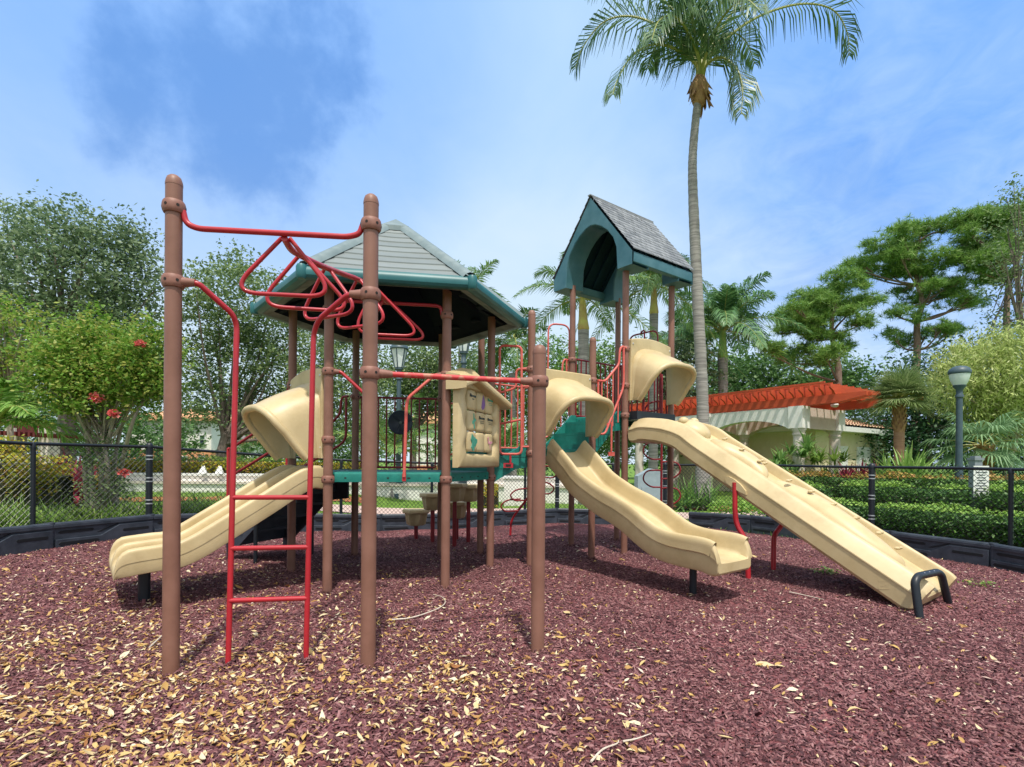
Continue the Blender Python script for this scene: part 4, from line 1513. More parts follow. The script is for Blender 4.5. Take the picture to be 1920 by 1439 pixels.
# border timbers: moulded black plastic, with slots and a jog in the face
def border_timber(a, b, label):
    a, b = Vector((a[0], a[1], gz(*a))), Vector((b[0], b[1], gz(*b)))
    d = b - a; Ln = d.length
    t = thing('border_timber', label, 'border timber', (a + b) / 2, 'black plastic border timbers round the mulch')
    x = Vector((d.x, d.y, 0)).normalized()
    n_ = Vector((x.y, -x.x, 0))           # towards the play area
    c0 = Vector((0, 0, 0)) - (a + b) / 2
    if n_.dot(Vector((0.2, 5.0, 0)) - (a + b) / 2) < 0: n_ = -n_
    H, T_ = .285, .075
    Q = lambda s_, o_, z: a + d * (s_ / Ln) + n_ * o_ + Vector((0, 0, z))
    mb = MB()
    g = .012
    prof = [(-T_ / 2, -.06), (T_ / 2, -.06), (T_ / 2, H - .015), (T_ / 2 - .012, H), (-T_ / 2 + .012, H), (-T_ / 2, H - .015)]
    r0, r1 = [Q(g, o_, z) for o_, z in prof], [Q(Ln - g, o_, z) for o_, z in prof]
    mb.grid([r0, r1], 0, True)
    mb.add(r0, [tuple(range(5, -1, -1))]); mb.add(r1, [tuple(range(6))])
    def face(poly, o0, o1, mi=0):
        mb.prism([Q(s_ * Ln, o0, z) for s_, z in poly], n_ * (o1 - o0), mi)
    f0 = T_ / 2
    # raised lower face with a diagonal jog
    face([(.02, -.05), (.98, -.05), (.98, .20), (.62, .20), (.44, .09), (.02, .09)], f0 - .004, f0 + .030)
    # upper lip
    face([(.01, .225), (.99, .225), (.99, .262), (.01, .262)], f0 - .004, f0 + .020)
    # slots: dark faces, recess shade put into the colour
    face([(.07, .155), (.36, .155), (.38, .172), (.36, .19), (.07, .19), (.05, .172)], f0 - .002, f0 + .0035, 1)
    face([(.06, .02), (.40, .02), (.42, .04), (.40, .06), (.06, .06), (.04, .04)], f0 + .028, f0 + .0325, 1)
    face([(.66, .11), (.93, .11), (.94, .128), (.93, .146), (.66, .146), (.65, .128)], f0 + .028, f0 + .0325, 1)
    face([(.45, .135), (.62, .21), (.62, .222), (.40, .135)], f0 - .002, f0 + .0036, 1)
    o = mb.build('body', [BLACK, mat('slot_shadow_black', (.006, .008, .011), rough=.6) if 'slot_shadow_black' not in bpy.data.materials else bpy.data.materials['slot_shadow_black']], t, angle=25)
    bv = o.modifiers.new('round', 'BEVEL'); bv.width = .006; bv.segments = 2; bv.limit_method = 'ANGLE'; bv.angle_limit = R(35)
    k = MB()
    k.cyl(Q(Ln, 0, -.05), Q(Ln, 0, H + .004), .045, .045, 14)
    k.build('joint_pin', BLACK, t)
    return t


def resample(line, step):
    P = [Vector((x, y, 0)) for x, y in line]
    ds = [0]
    for a, b in zip(P[:-1], P[1:]): ds.append(ds[-1] + (b - a).length)
    n_ = max(1, round(ds[-1] / step))
    res = []
    for k in range(n_ + 1):
        s_ = ds[-1] * k / n_
        for i in range(len(P) - 1):
            if s_ <= ds[i + 1] + 1e-6:
                q = P[i].lerp(P[i + 1], (s_ - ds[i]) / (ds[i + 1] - ds[i])); res.append((q.x, q.y)); break
    return res


def inset(line, o_):
    """push a polyline towards the play area"""
    res = []
    for i, (x, y) in enumerate(line):
        c = Vector((0, 5.2)) - Vector((x, y))
        c.normalize()
        res.append((x + c.x * o_, y + c.y * o_))
    return res


bl = resample(inset(lineL[1:], .10), 1.22)
names_l = ['black border timber at the left picture edge, nearest the camera on that side', 'black border timber below the crape myrtle stems at far left', 'black border timber behind the tall left front post, just left of the red ladder',
           'black border timber behind the red ladder and the upper half of the double slide', 'black border timber behind the middle front post, under the green deck edge', 'black border timber behind the lowest stepping pod', 'black border timber behind the tall stepping pods',
           'black border timber behind the right front post, ending at the back corner post']
for i in range(len(bl) - 1):
    border_timber(bl[i], bl[i + 1], names_l[min(i, len(names_l) - 1)])
border_timber(inset([lineR0[0]], .1)[0], inset([lineR0[1]], .1)[0], 'black border timber just right of the back corner post, seen behind the tower posts')
br_ = resample(inset(lineR[1:8], .10), 1.22)
names_r = ['black border timber just right of the gate gap, behind the near red slide leg', 'black border timber behind the far red slide leg and the middle of the climbing slide', 'black border timber mostly hidden by the climbing slide, under the thick banded fence post',
           'black border timber right of the climbing slide, between the two right fence posts', 'black border timber at the right picture edge, under the thin fence post']
for i in range(min(5, len(br_) - 1)):
    border_timber(br_[i], br_[i + 1], names_r[min(i, len(names_r) - 1)])
# ================================================================== buildings and street furniture
STUCCO = mat('white_stucco', (.76, .73, .68), (.82, .80, .75), rough=.9, scale=6, bump=.15, bscale=90, dirt=.3)
PINKST = mat('pale_pink_stucco', (.60, .47, .40), (.66, .54, .47), rough=.9, scale=5, bump=.15, bscale=90, dirt=.25)
COLST = mat('cast_stone', (.60, .52, .45), (.68, .61, .54), rough=.85, scale=9, bump=.2, bscale=70, dirt=.3)
CREAM = mat('cream_wall', (.66, .56, .36), (.70, .61, .42), rough=.9, scale=4, dirt=.2)
PERG = mat('orange_red_beam', (.56, .085, .030), (.48, .070, .027), rough=.6, scale=4, stretch=(1, 1, 6), dirt=.25)
MAROON = mat('dark_red_beam', (.10, .013, .012), (.14, .02, .016), rough=.6, scale=6)
TILE = mat('clay_roof_tile', (.62, .42, .28), (.52, .30, .18), island=True, rough=.8)
WHITE = mat('white_trim', (.74, .74, .72), (.68, .68, .66), rough=.6, scale=8)
GLASS = mat('dark_window_glass', (.05, .07, .09), rough=.08, spec=.6)
LAMPGREY = mat('blue_grey_painted_steel', (.045, .075, .095), (.06, .095, .115), rough=.45, scale=8, dirt=.2)
LAMPGL = mat('lamp_glass', (.70, .74, .74), (.60, .66, .67), rough=.25, spec=.6, scale=6)

# ---- pergola pavilion on the right
f1 = Vector((10.0, 18.6, 0)); ld_ = Vector((-.553, .833, 0)); sd2 = Vector((2.1, 1.4, 0))
PGT = thing('pergola', 'long orange-red pergola on white arched beams and stone columns, at right', 'pergola', (f1.x, f1.y, 0))
BAY = 3.7
def pcol(p):
    mb = MB()
    g = gz(p.x, p.y) - .1
    mb.lathe([(.21, g), (.205, .4), (.19, 1.6), (.178, 2.22)], Vector((p.x, p.y, 0)), 20)
    mb.lathe([(.19, 2.2), (.215, 2.24), (.215, 2.28), (.19, 2.30), (.20, 2.36), (.245, 2.42), (.245, 2.47)], Vector((p.x, p.y, 0)), 20)
    o_ = mb.build('column', COLST, PGT)
    k = MB()
    ang = math.atan2(ld_.y, ld_.x); rot = Matrix.Rotation(ang, 3, 'Z')
    k.box(Vector((p.x, p.y, 2.85)), (.50, .50, .76), rot)
    bo = k.build('pier_block', STUCCO, PGT, smooth=False)
    return o_
fr, bk = [], []
for k in range(3):
    fr.append(f1 + ld_ * BAY * k); bk.append(f1 + sd2 + ld_ * BAY * k)
for p in fr + bk: pcol(p)
def arched(a, b, m, th=.34):
    d = (b - a).normalized(); n_ = Vector((-d.y, d.x, 0)) * th / 2
    a2, b2 = a + d * .25, b - d * .25
    Ln = (b2 - a2).length
    pts = []
    for k in range(15):
        f = k / 14
        pts.append(a2.lerp(b2, f) + Vector((0, 0, 2.44 + .38 * (1 - (2 * f - 1) ** 2) ** .8)))
    pts += [b2 + Vector((0, 0, 3.215)), a2 + Vector((0, 0, 3.215))]
    mb = MB(); mb.prism([p - n_ for p in pts], n_ * 2)
    return mb.build('arched_beam', m, PGT, smooth=False)
for row, m in ((fr, STUCCO), (bk, PINKST)):
    for a, b in zip(row[:-1], row[1:]): arched(a, b, m)
mb = MB(); a_ = fr[0].lerp(bk[0], .1); b_ = fr[0].lerp(bk[0], .9)
mb.beam(a_ + Vector((0, 0, 2.84)), b_ + Vector((0, 0, 2.84)), .30, .74); mb.build('end_beam', PINKST, PGT, smooth=False)
for row, ext in ((fr, 2.2), (bk, 2.7)):
    for o_ in (-.14, .14):
        sn_ = Vector((sd2.x, sd2.y, 0)).normalized() * o_
        a = row[0] - ld_ * ext + sn_; b = row[-1] + ld_ * 3.4 + sn_
        mb = MB()
        # beam with a chamfered nose
        up = Vector((0, 0, 1)); dd = (b - a).normalized(); tn = Vector((-dd.y, dd.x, 0)) * .045
        pr = [a + up * 3.52, a + up * 3.40, a + dd * .9 + up * 3.24, b + up * 3.24, b + up * 3.52]
        mb.prism([p - tn for p in pr], tn * 2)
        mb.build('main_beam', PERG, PGT, smooth=False)
nraf = 36
for k in range(nraf):
    c = fr[0] - ld_ * 1.25 + ld_ * (11.7 * k / (nraf - 1))
    sdn = sd2.normalized()
    a = c - sdn * .5; b = c + sd2 + sdn * .6
    up = Vector((0, 0, 1)); tn = Vector((-sdn.y, sdn.x, 0)) * .03
    pr = [a + up * 3.84, a + up * 3.72, a + sdn * .22 + up * 3.62, a + sdn * .30 + up * 3.53, b - sdn * .30 + up * 3.53, b - sdn * .22 + up * 3.62, b + up * 3.72, b + up * 3.84]
    mb = MB(); mb.prism([p - tn for p in pr], tn * 2)
    mb.build('rafter', PERG, PGT, smooth=False)
for k in range(9):
    f = -.28 + 1.56 * k / 8
    a = fr[0] + sd2 * f - ld_ * 1.2; b = fr[0] + sd2 * f + ld_ * 10.8
    mb = MB(); mb.beam(a + Vector((0, 0, 3.875)), b + Vector((0, 0, 3.875)), .06, .06)
    mb.build('purlin', PERG, PGT, smooth=False)
fl = MB(); p = W(1565, 760, 19.6); fl.ball(p, (.14, .12, .09), 12); fl.cyl(p, p + Vector((.05, .18, .02)), .05, .05, 10)
fl.build('flood_lamp', WHITE, PGT)

# ---- cream outbuilding behind it
HT = thing('outbuilding', 'small cream building with clay tile roof behind the pergola', 'building', (12, 25, 0))
def wallbox(c, size, m, name, rotz, parent):
    mb = MB(); mb.box(c, size, Matrix.Rotation(rotz, 3, 'Z')); return mb.build(name, m, parent, smooth=False)
rz_ = math.atan2(sd2.y, sd2.x)
hc = Vector((12.9, 26.2, 0)); hx = sd2.normalized(); hy = Vector((-hx.y, hx.x, 0))
hw2, hd2 = 3.3, 3.6
wallbox(hc + Vector((0, 0, 1.25)), (2 * hw2, 2 * hd2, 2.7), CREAM, 'wall', rz_, HT)
wallbox(hc + Vector((0, 0, 2.68)), (2 * hw2 + 1.0, 2 * hd2 + 1.0, .20), WHITE, 'fascia', rz_, HT)
mb = MB()
e = [hc + hx * (hw2 + .5) * sx + hy * (hd2 + .5) * sy + Vector((0, 0, 2.80)) for sx, sy in ((-1, -1), (1, -1), (1, 1), (-1, 1))]
r_a, r_b = hc - hy * 1.2 + Vector((0, 0, 3.75)), hc + hy * 1.2 + Vector((0, 0, 3.75))
def tiles(a, b, ra_, rb_, nr=9, ncol=26):
    for i in range(nr):
        f0, f1 = i / nr, min(1, (i + 1.15) / nr)
        for j in range(ncol):
            g0, g1 = j / ncol, (j + 1) / ncol
            q0, q1 = a.lerp(ra_, f0), b.lerp(rb_, f0); u0, u1 = a.lerp(ra_, f1), b.lerp(rb_, f1)
            lo = []
            for (p_, r_) in ((q0, q1), (u0, u1)):
                row = []
                for k in range(4):
                    g = g0 + (g1 - g0) * k / 3
                    row.append(p_.lerp(r_, g) + Vector((0, 0, (.05 * math.sin(math.pi * k / 3) + (.05 if p_ is q0 else .0)))))
                lo.append(row)
            mb.grid(lo)
tiles(e[0], e[1], r_a, r_a); tiles(e[1], e[2], r_a, r_b); tiles(e[3], e[0], r_b, r_a); tiles(e[2], e[3], r_b, r_b)
mb.build('roof', TILE, HT, smooth=False)
for f in (-.4, .25):
    c = hc - hy * (hd2 + .012) + hx * hw2 * f + Vector((0, 0, 1.35))
    wallbox(c, (1.3, .06, 1.3), WHITE, 'window', rz_, HT)
wallbox(hc - hy * (hd2 + .05) + hx * hw2 * .62 + Vector((0, 0, 1.3)), (.18, .1, 2.6), WHITE, 'downpipe', rz_, HT)

# ---- apartment blocks far behind on the left
def apartments(label, px0, px1, Y, h, split, wins, roofm=None, depth=9.0):
    a = W(px0, 868, Y); b = W(px1, 868, Y)
    t = thing('apartment_building', label, 'building', ((a.x + b.x) / 2, Y, 0))
    cx_ = (a.x + b.x) / 2; w_ = b.x - a.x
    mb = MB(); mb.box((cx_, Y + depth / 2, (h + split) / 2), (w_, depth, h - split)); mb.build('upper_wall', STUCCO, t, smooth=False)
    mb = MB(); mb.box((cx_, Y + depth / 2, split / 2), (w_ + .06, depth + .06, split)); mb.build('lower_wall', mat('orange_render', (.62, .27, .13), (.66, .32, .17), rough=.9, scale=2) if 'orange_render' not in bpy.data.materials else bpy.data.materials['orange_render'], t, smooth=False)
    mb = MB()
    rz0 = h
    ring0 = [Vector((cx_ + sx * (w_ / 2 + .6), Y + depth / 2 + sy * (depth / 2 + .6), rz0)) for sx, sy in ((-1, -1), (1, -1), (1, 1), (-1, 1))]
    ring1 = [Vector((cx_ + sx * max(.2, w_ / 2 - 3.5), Y + depth / 2 + sy * .4, rz0 + .25 * min(h, 5))) for sx, sy in ((-1, -1), (1, -1), (1, 1), (-1, 1))]
    mb.grid([[p - Vector((0, 0, .35)) for p in ring0], ring0, ring1], 0, True); mb.add(ring1, [(0, 1, 2, 3)])
    mb.build('roof', mat('terracotta_roof', (.55, .26, .13), (.62, .34, .18), rough=.85, scale=3) if 'terracotta_roof' not in bpy.data.materials else bpy.data.materials['terracotta_roof'], t, smooth=False)
    for (x0, y0, x1, y1) in wins:
        p0, p1_ = W(x0, y1, Y), W(x1, y0, Y)
        fw = p1_.x - p0.x; fh = p1_.z - p0.z
        c = Vector(((p0.x + p1_.x) / 2, Y, (p0.z + p1_.z) / 2))
        k = MB()
        for (dx, dz, sx, sz) in ((0, fh / 2, fw + .16, .1), (0, -fh / 2, fw + .2, .12), (-fw / 2, 0, .08, fh), (fw / 2, 0, .08, fh), (0, 0, fw, .06)):
            k.box(c + Vector((dx, -.06, dz)), (sx, .16, sz))
        wo = k.build('window', WHITE, t, smooth=False)
        g = MB(); g.box(c + Vector((0, -.02, 0)), (fw, .08, fh)); g.build('pane', GLASS, wo, smooth=False)
    return t


apartments('white apartment block with orange base behind the forked oak', 235, 396, 52, 5.4, 2.2, [(375, 816, 386, 834), (374, 856, 385, 869), (340, 816, 351, 834), (340, 856, 351, 869), (300, 816, 311, 834)])
apartments('white house with orange roof seen through the deck rails', 768, 832, 48, 5.0, .9, [(778, 832, 785, 845), (800, 832, 808, 845), (818, 832, 824, 845), (800, 852, 808, 862)])
apartments('low yellow-roofed house between the red ladder and the left hood', 428, 470, 58, 3.4, .6, [(436, 846, 443, 856), (455, 846, 462, 856)], depth=7)

# ---- dark red pergola gate at far left
t = thing('garden_pergola', 'small dark red pergola behind the areca palm at far left', 'pergola', (*at(62, 15.5), 0))
for k, px in enumerate((30, 92)):
    c = W(px, 868, 15.5 + .0); mb = MB(); mb.box((c.x, c.y, 1.0), (.34, .34, 2.2)); mb.build('column', COLST, t, smooth=False)
a, b = W(28, 800, 15.4), W(98, 804, 15.4)
mb = MB(); mb.beam(a + Vector((0, 0, 0)), b, .12, .30); mb.build('main_beam', MAROON, t, smooth=False)
for k in range(9):
    p = a.lerp(b, k / 8)
    mb = MB(); mb.beam(p + Vector((0, -.6, -.21)), p + Vector((0, 1.3, -.21)), .06, .12); mb.build('rafter', MAROON, t, smooth=False)

# ---- low white wall with ledge and coping
t = thing('low_wall', 'long low white stucco wall with a ledge, beyond the lawn', 'wall', (*at(560, 17.5), 0))
wl = [at(150, 17.4), at(330, 17.6), at(520, 17.5), at(760, 17.1), at(930, 16.9), at(1010, 16.6), at(1125, 16.2)]
P = catmull([Vector((x, y, 0)) for x, y in wl], 8)
def wall_run(P, prof, name, m, parent):
    rows_ = []
    for i, p in enumerate(P):
        d = (P[min(i + 1, len(P) - 1)] - P[max(i - 1, 0)]).normalized(); n_ = Vector((d.y, -d.x, 0))
        rows_.append([p + n_ * o_ + Vector((0, 0, z)) for o_, z in prof])
    mb_ = MB(); mb_.grid(rows_, 0, True)
    mb_.add(rows_[0], [tuple(range(len(prof) - 1, -1, -1))]); mb_.add(rows_[-1], [tuple(range(len(prof)))])
    return mb_.build(name, m, parent, angle=30)
wall_run(P, [(.30, -.2), (.30, .44), (.0, .46), (-.3, .46), (-.3, -.2)], 'lower_wall', STUCCO, t)
wall_run(P, [(.36, .44), (.36, .52), (-.2, .52), (-.2, .44)], 'ledge', COLST, t)
wall_run(P, [(.0, .52), (.0, .70), (-.35, .70), (-.35, .52)], 'upper_wall', STUCCO, t)
wall_run(P, [(.05, .70), (.05, .775), (-.40, .775), (-.40, .70)], 'coping', WHITE, t)
t = thing('wall_block', 'square white stucco pier standing in front of the low wall, behind the tower', 'wall', (*at(965, 15.2), 0))
mb = MB(); c = at(966, 15.3); mb.box((c[0], c[1], .36), (.62, .6, .80)); mb.build('body', STUCCO, t, smooth=False)
mb = MB(); mb.box((c[0], c[1], .785), (.70, .68, .06)); mb.build('cap', WHITE, t, smooth=False)
for k, (px, lab) in enumerate(((382, 'small white folded ornament on the wall coping, nearer the tall front post'), (413, 'small white folded ornament on the wall coping, nearer the red ladder'))):
    x, y = at(px, 17.45)
    mb = MB()
    z = .775
    mb.add([Vector((x - .13, y, z)), Vector((x + .13, y, z)), Vector((x + .03, y, z + .26)), Vector((x - .06, y, z + .24)), Vector((x - .10, y - .16, z)), Vector((x + .15, y - .14, z))],
           [(0, 3, 2, 1), (4, 5, 2, 3), (0, 4, 3), (1, 2, 5), (0, 1, 5, 4)])
    tag(mb.build('garden_ornament', WHITE, None, smooth=False), lab, 'ornament')

# ---- lamp posts
def lantern_post(label, px, Y, top_py, rad=.055, glass=True):
    x, y = at(px, Y)
    g = gz(x, y)
    zt = W(px, top_py, Y).z
    t = thing('lamp_post', label, 'lamp post', (x, y, g), 'blue-grey lantern lamp posts')
    o_ = Vector((x, y, 0))
    mb = MB(); mb.lathe([(.20, g - .1), (.20, g + .12), (.15, g + .18), (.13, g + .55), (.16, g + .60), (.10, g + .72), (.082, g + 1.0), (.07, zt - 1.25), (.10, zt - 1.22), (.10, zt - 1.17), (.07, zt - 1.13), (.075, zt - .95), (.13, zt - .90), (.13, zt - .86), (.05, zt - .84)], o_, 16)
    mb.build('pole', LAMPGREY, t)
    k = MB()
    b0 = zt - .84
    for (r0, r1, z0, z1) in ((.13, .26, b0, zt - .26),):
        n_ = 6
        rows_ = [[o_ + Vector((math.cos(2 * math.pi * j / n_ + .4) * r_, math.sin(2 * math.pi * j / n_ + .4) * r_, z)) for j in range(n_)] for r_, z in ((r0, z0), (r1, z1))]
        k.grid(rows_, 0, True)
    la = k.build('lantern_glass', LAMPGL, t, smooth=False)
    fr_ = MB()
    for j in range(6):
        c, s = math.cos(2 * math.pi * j / 6 + .4), math.sin(2 * math.pi * j / 6 + .4)
        fr_.beam(o_ + Vector((c * .134, s * .134, b0)), o_ + Vector((c * .266, s * .266, zt - .26)), .028, .028)
    fr_.lathe([(.28, zt - .27), (.30, zt - .25), (.29, zt - .20), (.20, zt - .10), (.10, zt - .04), (.05, zt - .02), (.04, zt + .03), (0, zt + .06)], o_, 12)
    fr_.build('lantern_frame', LAMPGREY, la)
    return t


lantern_post('blue-grey lantern lamp post seen under the hexagonal roof, by the lawn', 747, 17.0, 640)
lantern_post('blue-grey lamp post mostly hidden behind the picture panel', 868, 17.0, 610)
x, y = at(1798, 15.5); g = gz(x, y)
t = thing('lamp_post', 'blue-grey lamp post with acorn globe at right, in front of the weeping tree', 'lamp post', (x, y, g))
o_ = Vector((x, y, 0)); zt = W(1803, 686, 15.5).z
mb = MB(); mb.lathe([(.16, g - .1), (.16, g + .3), (.12, g + .36), (.10, g + .9), (.085, 1.6), (.075, zt - .95), (.10, zt - .92), (.10, zt - .86), (.075, zt - .82), (.085, zt - .70), (.15, zt - .62), (.16, zt - .57)], o_, 18); mb.build('pole', LAMPGREY, t)
mb = MB(); mb.lathe([(.15, zt - .57), (.21, zt - .45), (.245, zt - .30), (.255, zt - .24)], o_, 20); mb.build('globe', LAMPGL, t)
mb = MB(); mb.lathe([(.26, zt - .25), (.275, zt - .23), (.275, zt - .17), (.24, zt - .09), (.15, zt - .03), (0, zt)], o_, 20); mb.build('lamp_hood', LAMPGREY, t)

# ---- sign on a post between the hedges
x, y = at(1829, 10.6); g = gz(x, y)
t = thing('sign_post', 'grey square post with a white notice, standing between the hedges at right', 'sign', (x, y, g))
zt = W(1829, 862, 10.6).z
mb = MB(); mb.box((x, y, (zt + g - .1) / 2), (.15, .15, zt - g + .1)); mb.box((x, y, zt + .01), (.19, .19, .05)); mb.box((x, y, zt + .05), (.12, .12, .04))
mb.build('post', mat('grey_painted_wood', (.17, .20, .22), (.22, .25, .27), rough=.6, scale=8), t, smooth=False)
mb = MB()
p0, p1_ = W(1826, 933, 10.48), W(1853, 874, 10.48)
c = (p0 + p1_) / 2; sw, sh_ = abs(p1_.x - p0.x), abs(p1_.z - p0.z)
rt = Matrix.Rotation(R(-6), 3, 'Z')
mb.box(c, (sw, .015, sh_), rt)
sg = mb.build('notice', WHITE, t, smooth=False)
mb = MB()
INKG = mat('grey_ink', (.10, .12, .13), rough=.7)
for k in range(9):
    wl_ = sw * random.uniform(.5, .78)
    mb.box(c + rt @ Vector((0, -.0095, sh_ * (.38 - .085 * k))), (wl_, .004, sh_ * .028), rt)
mb.build('lettering', INKG, sg, smooth=False)

# ---- grey cabinet outside the fence behind the vine climber
t = thing('utility_cabinet', 'grey-blue utility cabinet with clipped top corner behind the vine climber', 'cabinet', (*at(1222, 12.2), 0))
CAB = mat('grey_blue_cabinet', (.24, .31, .34), (.29, .36, .39), rough=.6, scale=5, dirt=.25)
pts_ = [W(1196, 955, 12.2), W(1251, 958, 12.2), W(1251, 886, 12.2), W(1222, 879, 12.2), W(1196, 893, 12.2)]
pts_[0].z = pts_[1].z = -.1
mb = MB(); mb.prism(pts_, (0, .35, 0)); mb.build('body', CAB, t, smooth=False)
mb = MB(); mb.box(pts_[1].lerp(pts_[4], .5) + Vector((0, -.012, -.05)), (.50, .02, .62)); mb.build('door', CAB, t, smooth=False)
# ================================================================== plants
def rand_unit(n):
    v = rng.normal(size=(n, 3))
    return v / np.linalg.norm(v, axis=1, keepdims=True)


def leaves_mesh(name, C, size, m, parent=None, aspect=2.2, up=0.35, droop=0.0, sizevar=0.4, outward=None, fold=0.0):
    """one small rhombic leaf at every centre"""
    n = len(C)
    d = rand_unit(n)
    d[:, 2] = d[:, 2] * 0.6 - droop
    if outward is not None: d = d + outward
    d /= np.linalg.norm(d, axis=1, keepdims=True)
    nr = rand_unit(n); nr[:, 2] = np.abs(nr[:, 2]) + up
    s = np.cross(d, nr); s /= np.linalg.norm(s, axis=1, keepdims=True) + 1e-9
    Ln = size * (1 + sizevar * (rng.random(n) - .5) * 2)[:, None]
    Wd = Ln / aspect
    V = np.stack([C - d * Ln / 2, C + s * Wd / 2 - d * Ln * .05, C + d * Ln / 2, C - s * Wd / 2 - d * Ln * .05], 1).reshape(-1, 3)
    F = np.arange(4 * n).reshape(-1, 4)
    return np_mesh(name, V, F, m, parent)


def clump_points(blobs, nclump, per, cr, shell=.5, flat=.75, low=-1.0):
    """blobs [(centre, (rx, ry, rz), weight)]: leaf centres gathered in clumps through each blob's volume"""
    tot = sum(b[2] for b in blobs)
    out_, cl = [], []
    for c, r_, w_ in blobs:
        k = max(3, int(nclump * w_ / tot))
        d = rand_unit(k * 2)
        d = d[d[:, 2] > low][:k]
        rad = shell + (1 - shell) * rng.random(len(d)) ** .6
        rad *= 1 + .16 * rng.normal(size=len(d))
        cc = np.array(c) + d * rad[:, None] * np.array(r_)
        cl.append(cc)
        # leaves sit along a handful of twigs that spray outwards from each clump
        NT_ = 6
        tw = rand_unit(len(cc) * NT_).reshape(len(cc), NT_, 3) * .75 + d[:, None, :] * .55 + np.array([0, 0, .12])
        tw /= np.linalg.norm(tw, axis=2, keepdims=True)
        num = rng.poisson(per, len(cc))
        sc = cr * (.55 + .9 * rng.random(len(cc)))
        idx = np.repeat(np.arange(len(cc)), num)
        wt = rng.integers(0, NT_, len(idx))
        tt_ = rng.random(len(idx)) ** .8
        off = tw[idx, wt] * (tt_ * 1.35)[:, None] + rng.normal(size=(len(idx), 3)) * np.array([.2, .2, .2 * flat])
        out_.append(cc[idx] + off * sc[idx][:, None])
    return np.concatenate(out_), np.concatenate(cl)


BARK = mat('grey_bark', (.13, .10, .08), (.22, .18, .15), rough=.9, scale=12, bump=.6, bscale=40, stretch=(1, 1, .3))
PALEBARK = mat('pale_smooth_bark', (.40, .34, .27), (.26, .21, .16), rough=.85, scale=7, bump=.3, bscale=30, stretch=(1, 1, .35))
PINEBARK = mat('pine_bark', (.16, .10, .075), (.26, .18, .14), rough=.95, scale=10, bump=.6, bscale=25, stretch=(1, 1, .4))


def limb(mb, pts, r0, r1, n=8, k=6):
    c = catmull(pts, k)
    m_ = len(c)
    mb.tube(c, [r0 + (r1 - r0) * (i / (m_ - 1)) ** .8 for i in range(m_)], n)


def blob_px(px, py, rx, ry, Y, dY=0, ryd=None, w=None):
    c = W(px, py, Y + dY)
    s = (Y + dY) / 1000
    return (tuple(c), (rx * s, (ryd if ryd else rx * s), ry * s), w if w else rx * ry)


def broad_tree(name, label, Y, blobs_px, leaf, size, trunk, nclump=420, per=55, cr=.5, tr=.2, aspect=2.0, bark=BARK, group=None, shell=.45, up=.35, dvar=1.0, droop=0.0, nlimb=26, cat='tree', flat=.75):
    """trunk: [(px, py)...] from the ground up"""
    blobs = [blob_px(*b[:4], Y, (random.uniform(-1, 1) * dvar if len(b) < 5 else b[4])) for b in blobs_px]
    base = W(*trunk[0], Y)
    base.z = gz(base.x, base.y)
    t = thing(name, label, cat, base, group)
    C, cl = clump_points(blobs, nclump, per, cr, shell, flat)
    leaves_mesh('crown', C, size, leaf, t, aspect=aspect, up=up, droop=droop)
    mb = MB()
    tp = [base + Vector((0, 0, -.2))] + [W(x, y, Y) for x, y in trunk[1:]]
    if len(tp) == 2: tp.insert(1, tp[0].lerp(tp[1], .5))
    limb(mb, tp, tr, tr * .5, 10)
    ends = cl[rng.permutation(len(cl))[:nlimb]]
    topz = tp[-1]
    for e in ends:
        e = Vector(e)
        a = tp[-1].lerp(tp[-2], random.random() * .8)
        midp = a.lerp(e, .5) + Vector((random.uniform(-.2, .2), random.uniform(-.2, .2), random.uniform(-.1, .35))) * (e - a).length * .3
        limb(mb, [a, midp, e], tr * .28, .012, 6, 4)
    mb.build('trunk', bark, t, angle=60)
    return t


OAKLEAF = leafmat('oak_leaf', (.080, .135, .062), (.15, .225, .11), (.30, .38, .21), transl=.4)
OAKLEAF2 = leafmat('oak_leaf_lighter', (.080, .14, .050), (.155, .24, .088), (.31, .39, .17), transl=.4)
MYRT = leafmat('crape_myrtle_leaf', (.10, .22, .025), (.20, .36, .05), (.42, .40, .10), transl=.4)
LIME = leafmat('lime_leaf', (.09, .19, .03), (.20, .33, .06), (.34, .45, .12), transl=.35)
MID = leafmat('mid_green_leaf', (.075, .17, .035), (.15, .29, .07), (.28, .42, .13), transl=.35)
DARK = leafmat('dark_leaf', (.016, .055, .022), (.04, .105, .042), (.08, .17, .07), transl=.3)
PALEY = leafmat('pale_yellow_leaf', (.24, .33, .07), (.42, .50, .16), (.56, .60, .27), transl=.35)
CROT = leafmat('croton_leaf', (.22, .30, .03), (.50, .48, .05), (.46, .22, .04), transl=.3)
TI = leafmat('ti_leaf', (.14, .015, .03), (.27, .03, .06), (.40, .08, .11), transl=.3)
NEEDLE = leafmat('pine_needle', (.09, .20, .035), (.17, .32, .06), (.30, .44, .10), transl=.35)
PALM = leafmat('palm_leaflet', (.038, .10, .036), (.08, .165, .058), (.17, .27, .11), transl=.3, rough=.38, spec=.5)
ROYAL = leafmat('royal_leaflet', (.055, .145, .05), (.11, .24, .08), (.21, .36, .14), transl=.35, rough=.38, spec=.5)
PALML = leafmat('palm_leaflet_light', (.08, .18, .045), (.15, .28, .07), (.27, .40, .13), transl=.3, rough=.38, spec=.5)
SABAL = leafmat('sabal_blade', (.12, .19, .06), (.22, .30, .11), (.36, .43, .20), transl=.25, rough=.4)
FLOWER = leafmat('pink_flower', (.62, .05, .06), (.72, .14, .13), (.75, .30, .28), transl=.3)
HEDGE_SHADED = leafmat('shaded_hedge_leaf', (.026, .08, .016), (.06, .145, .028), (.13, .25, .05), transl=.2)  # leaf for hedge faces; their shade is put into the darker colour
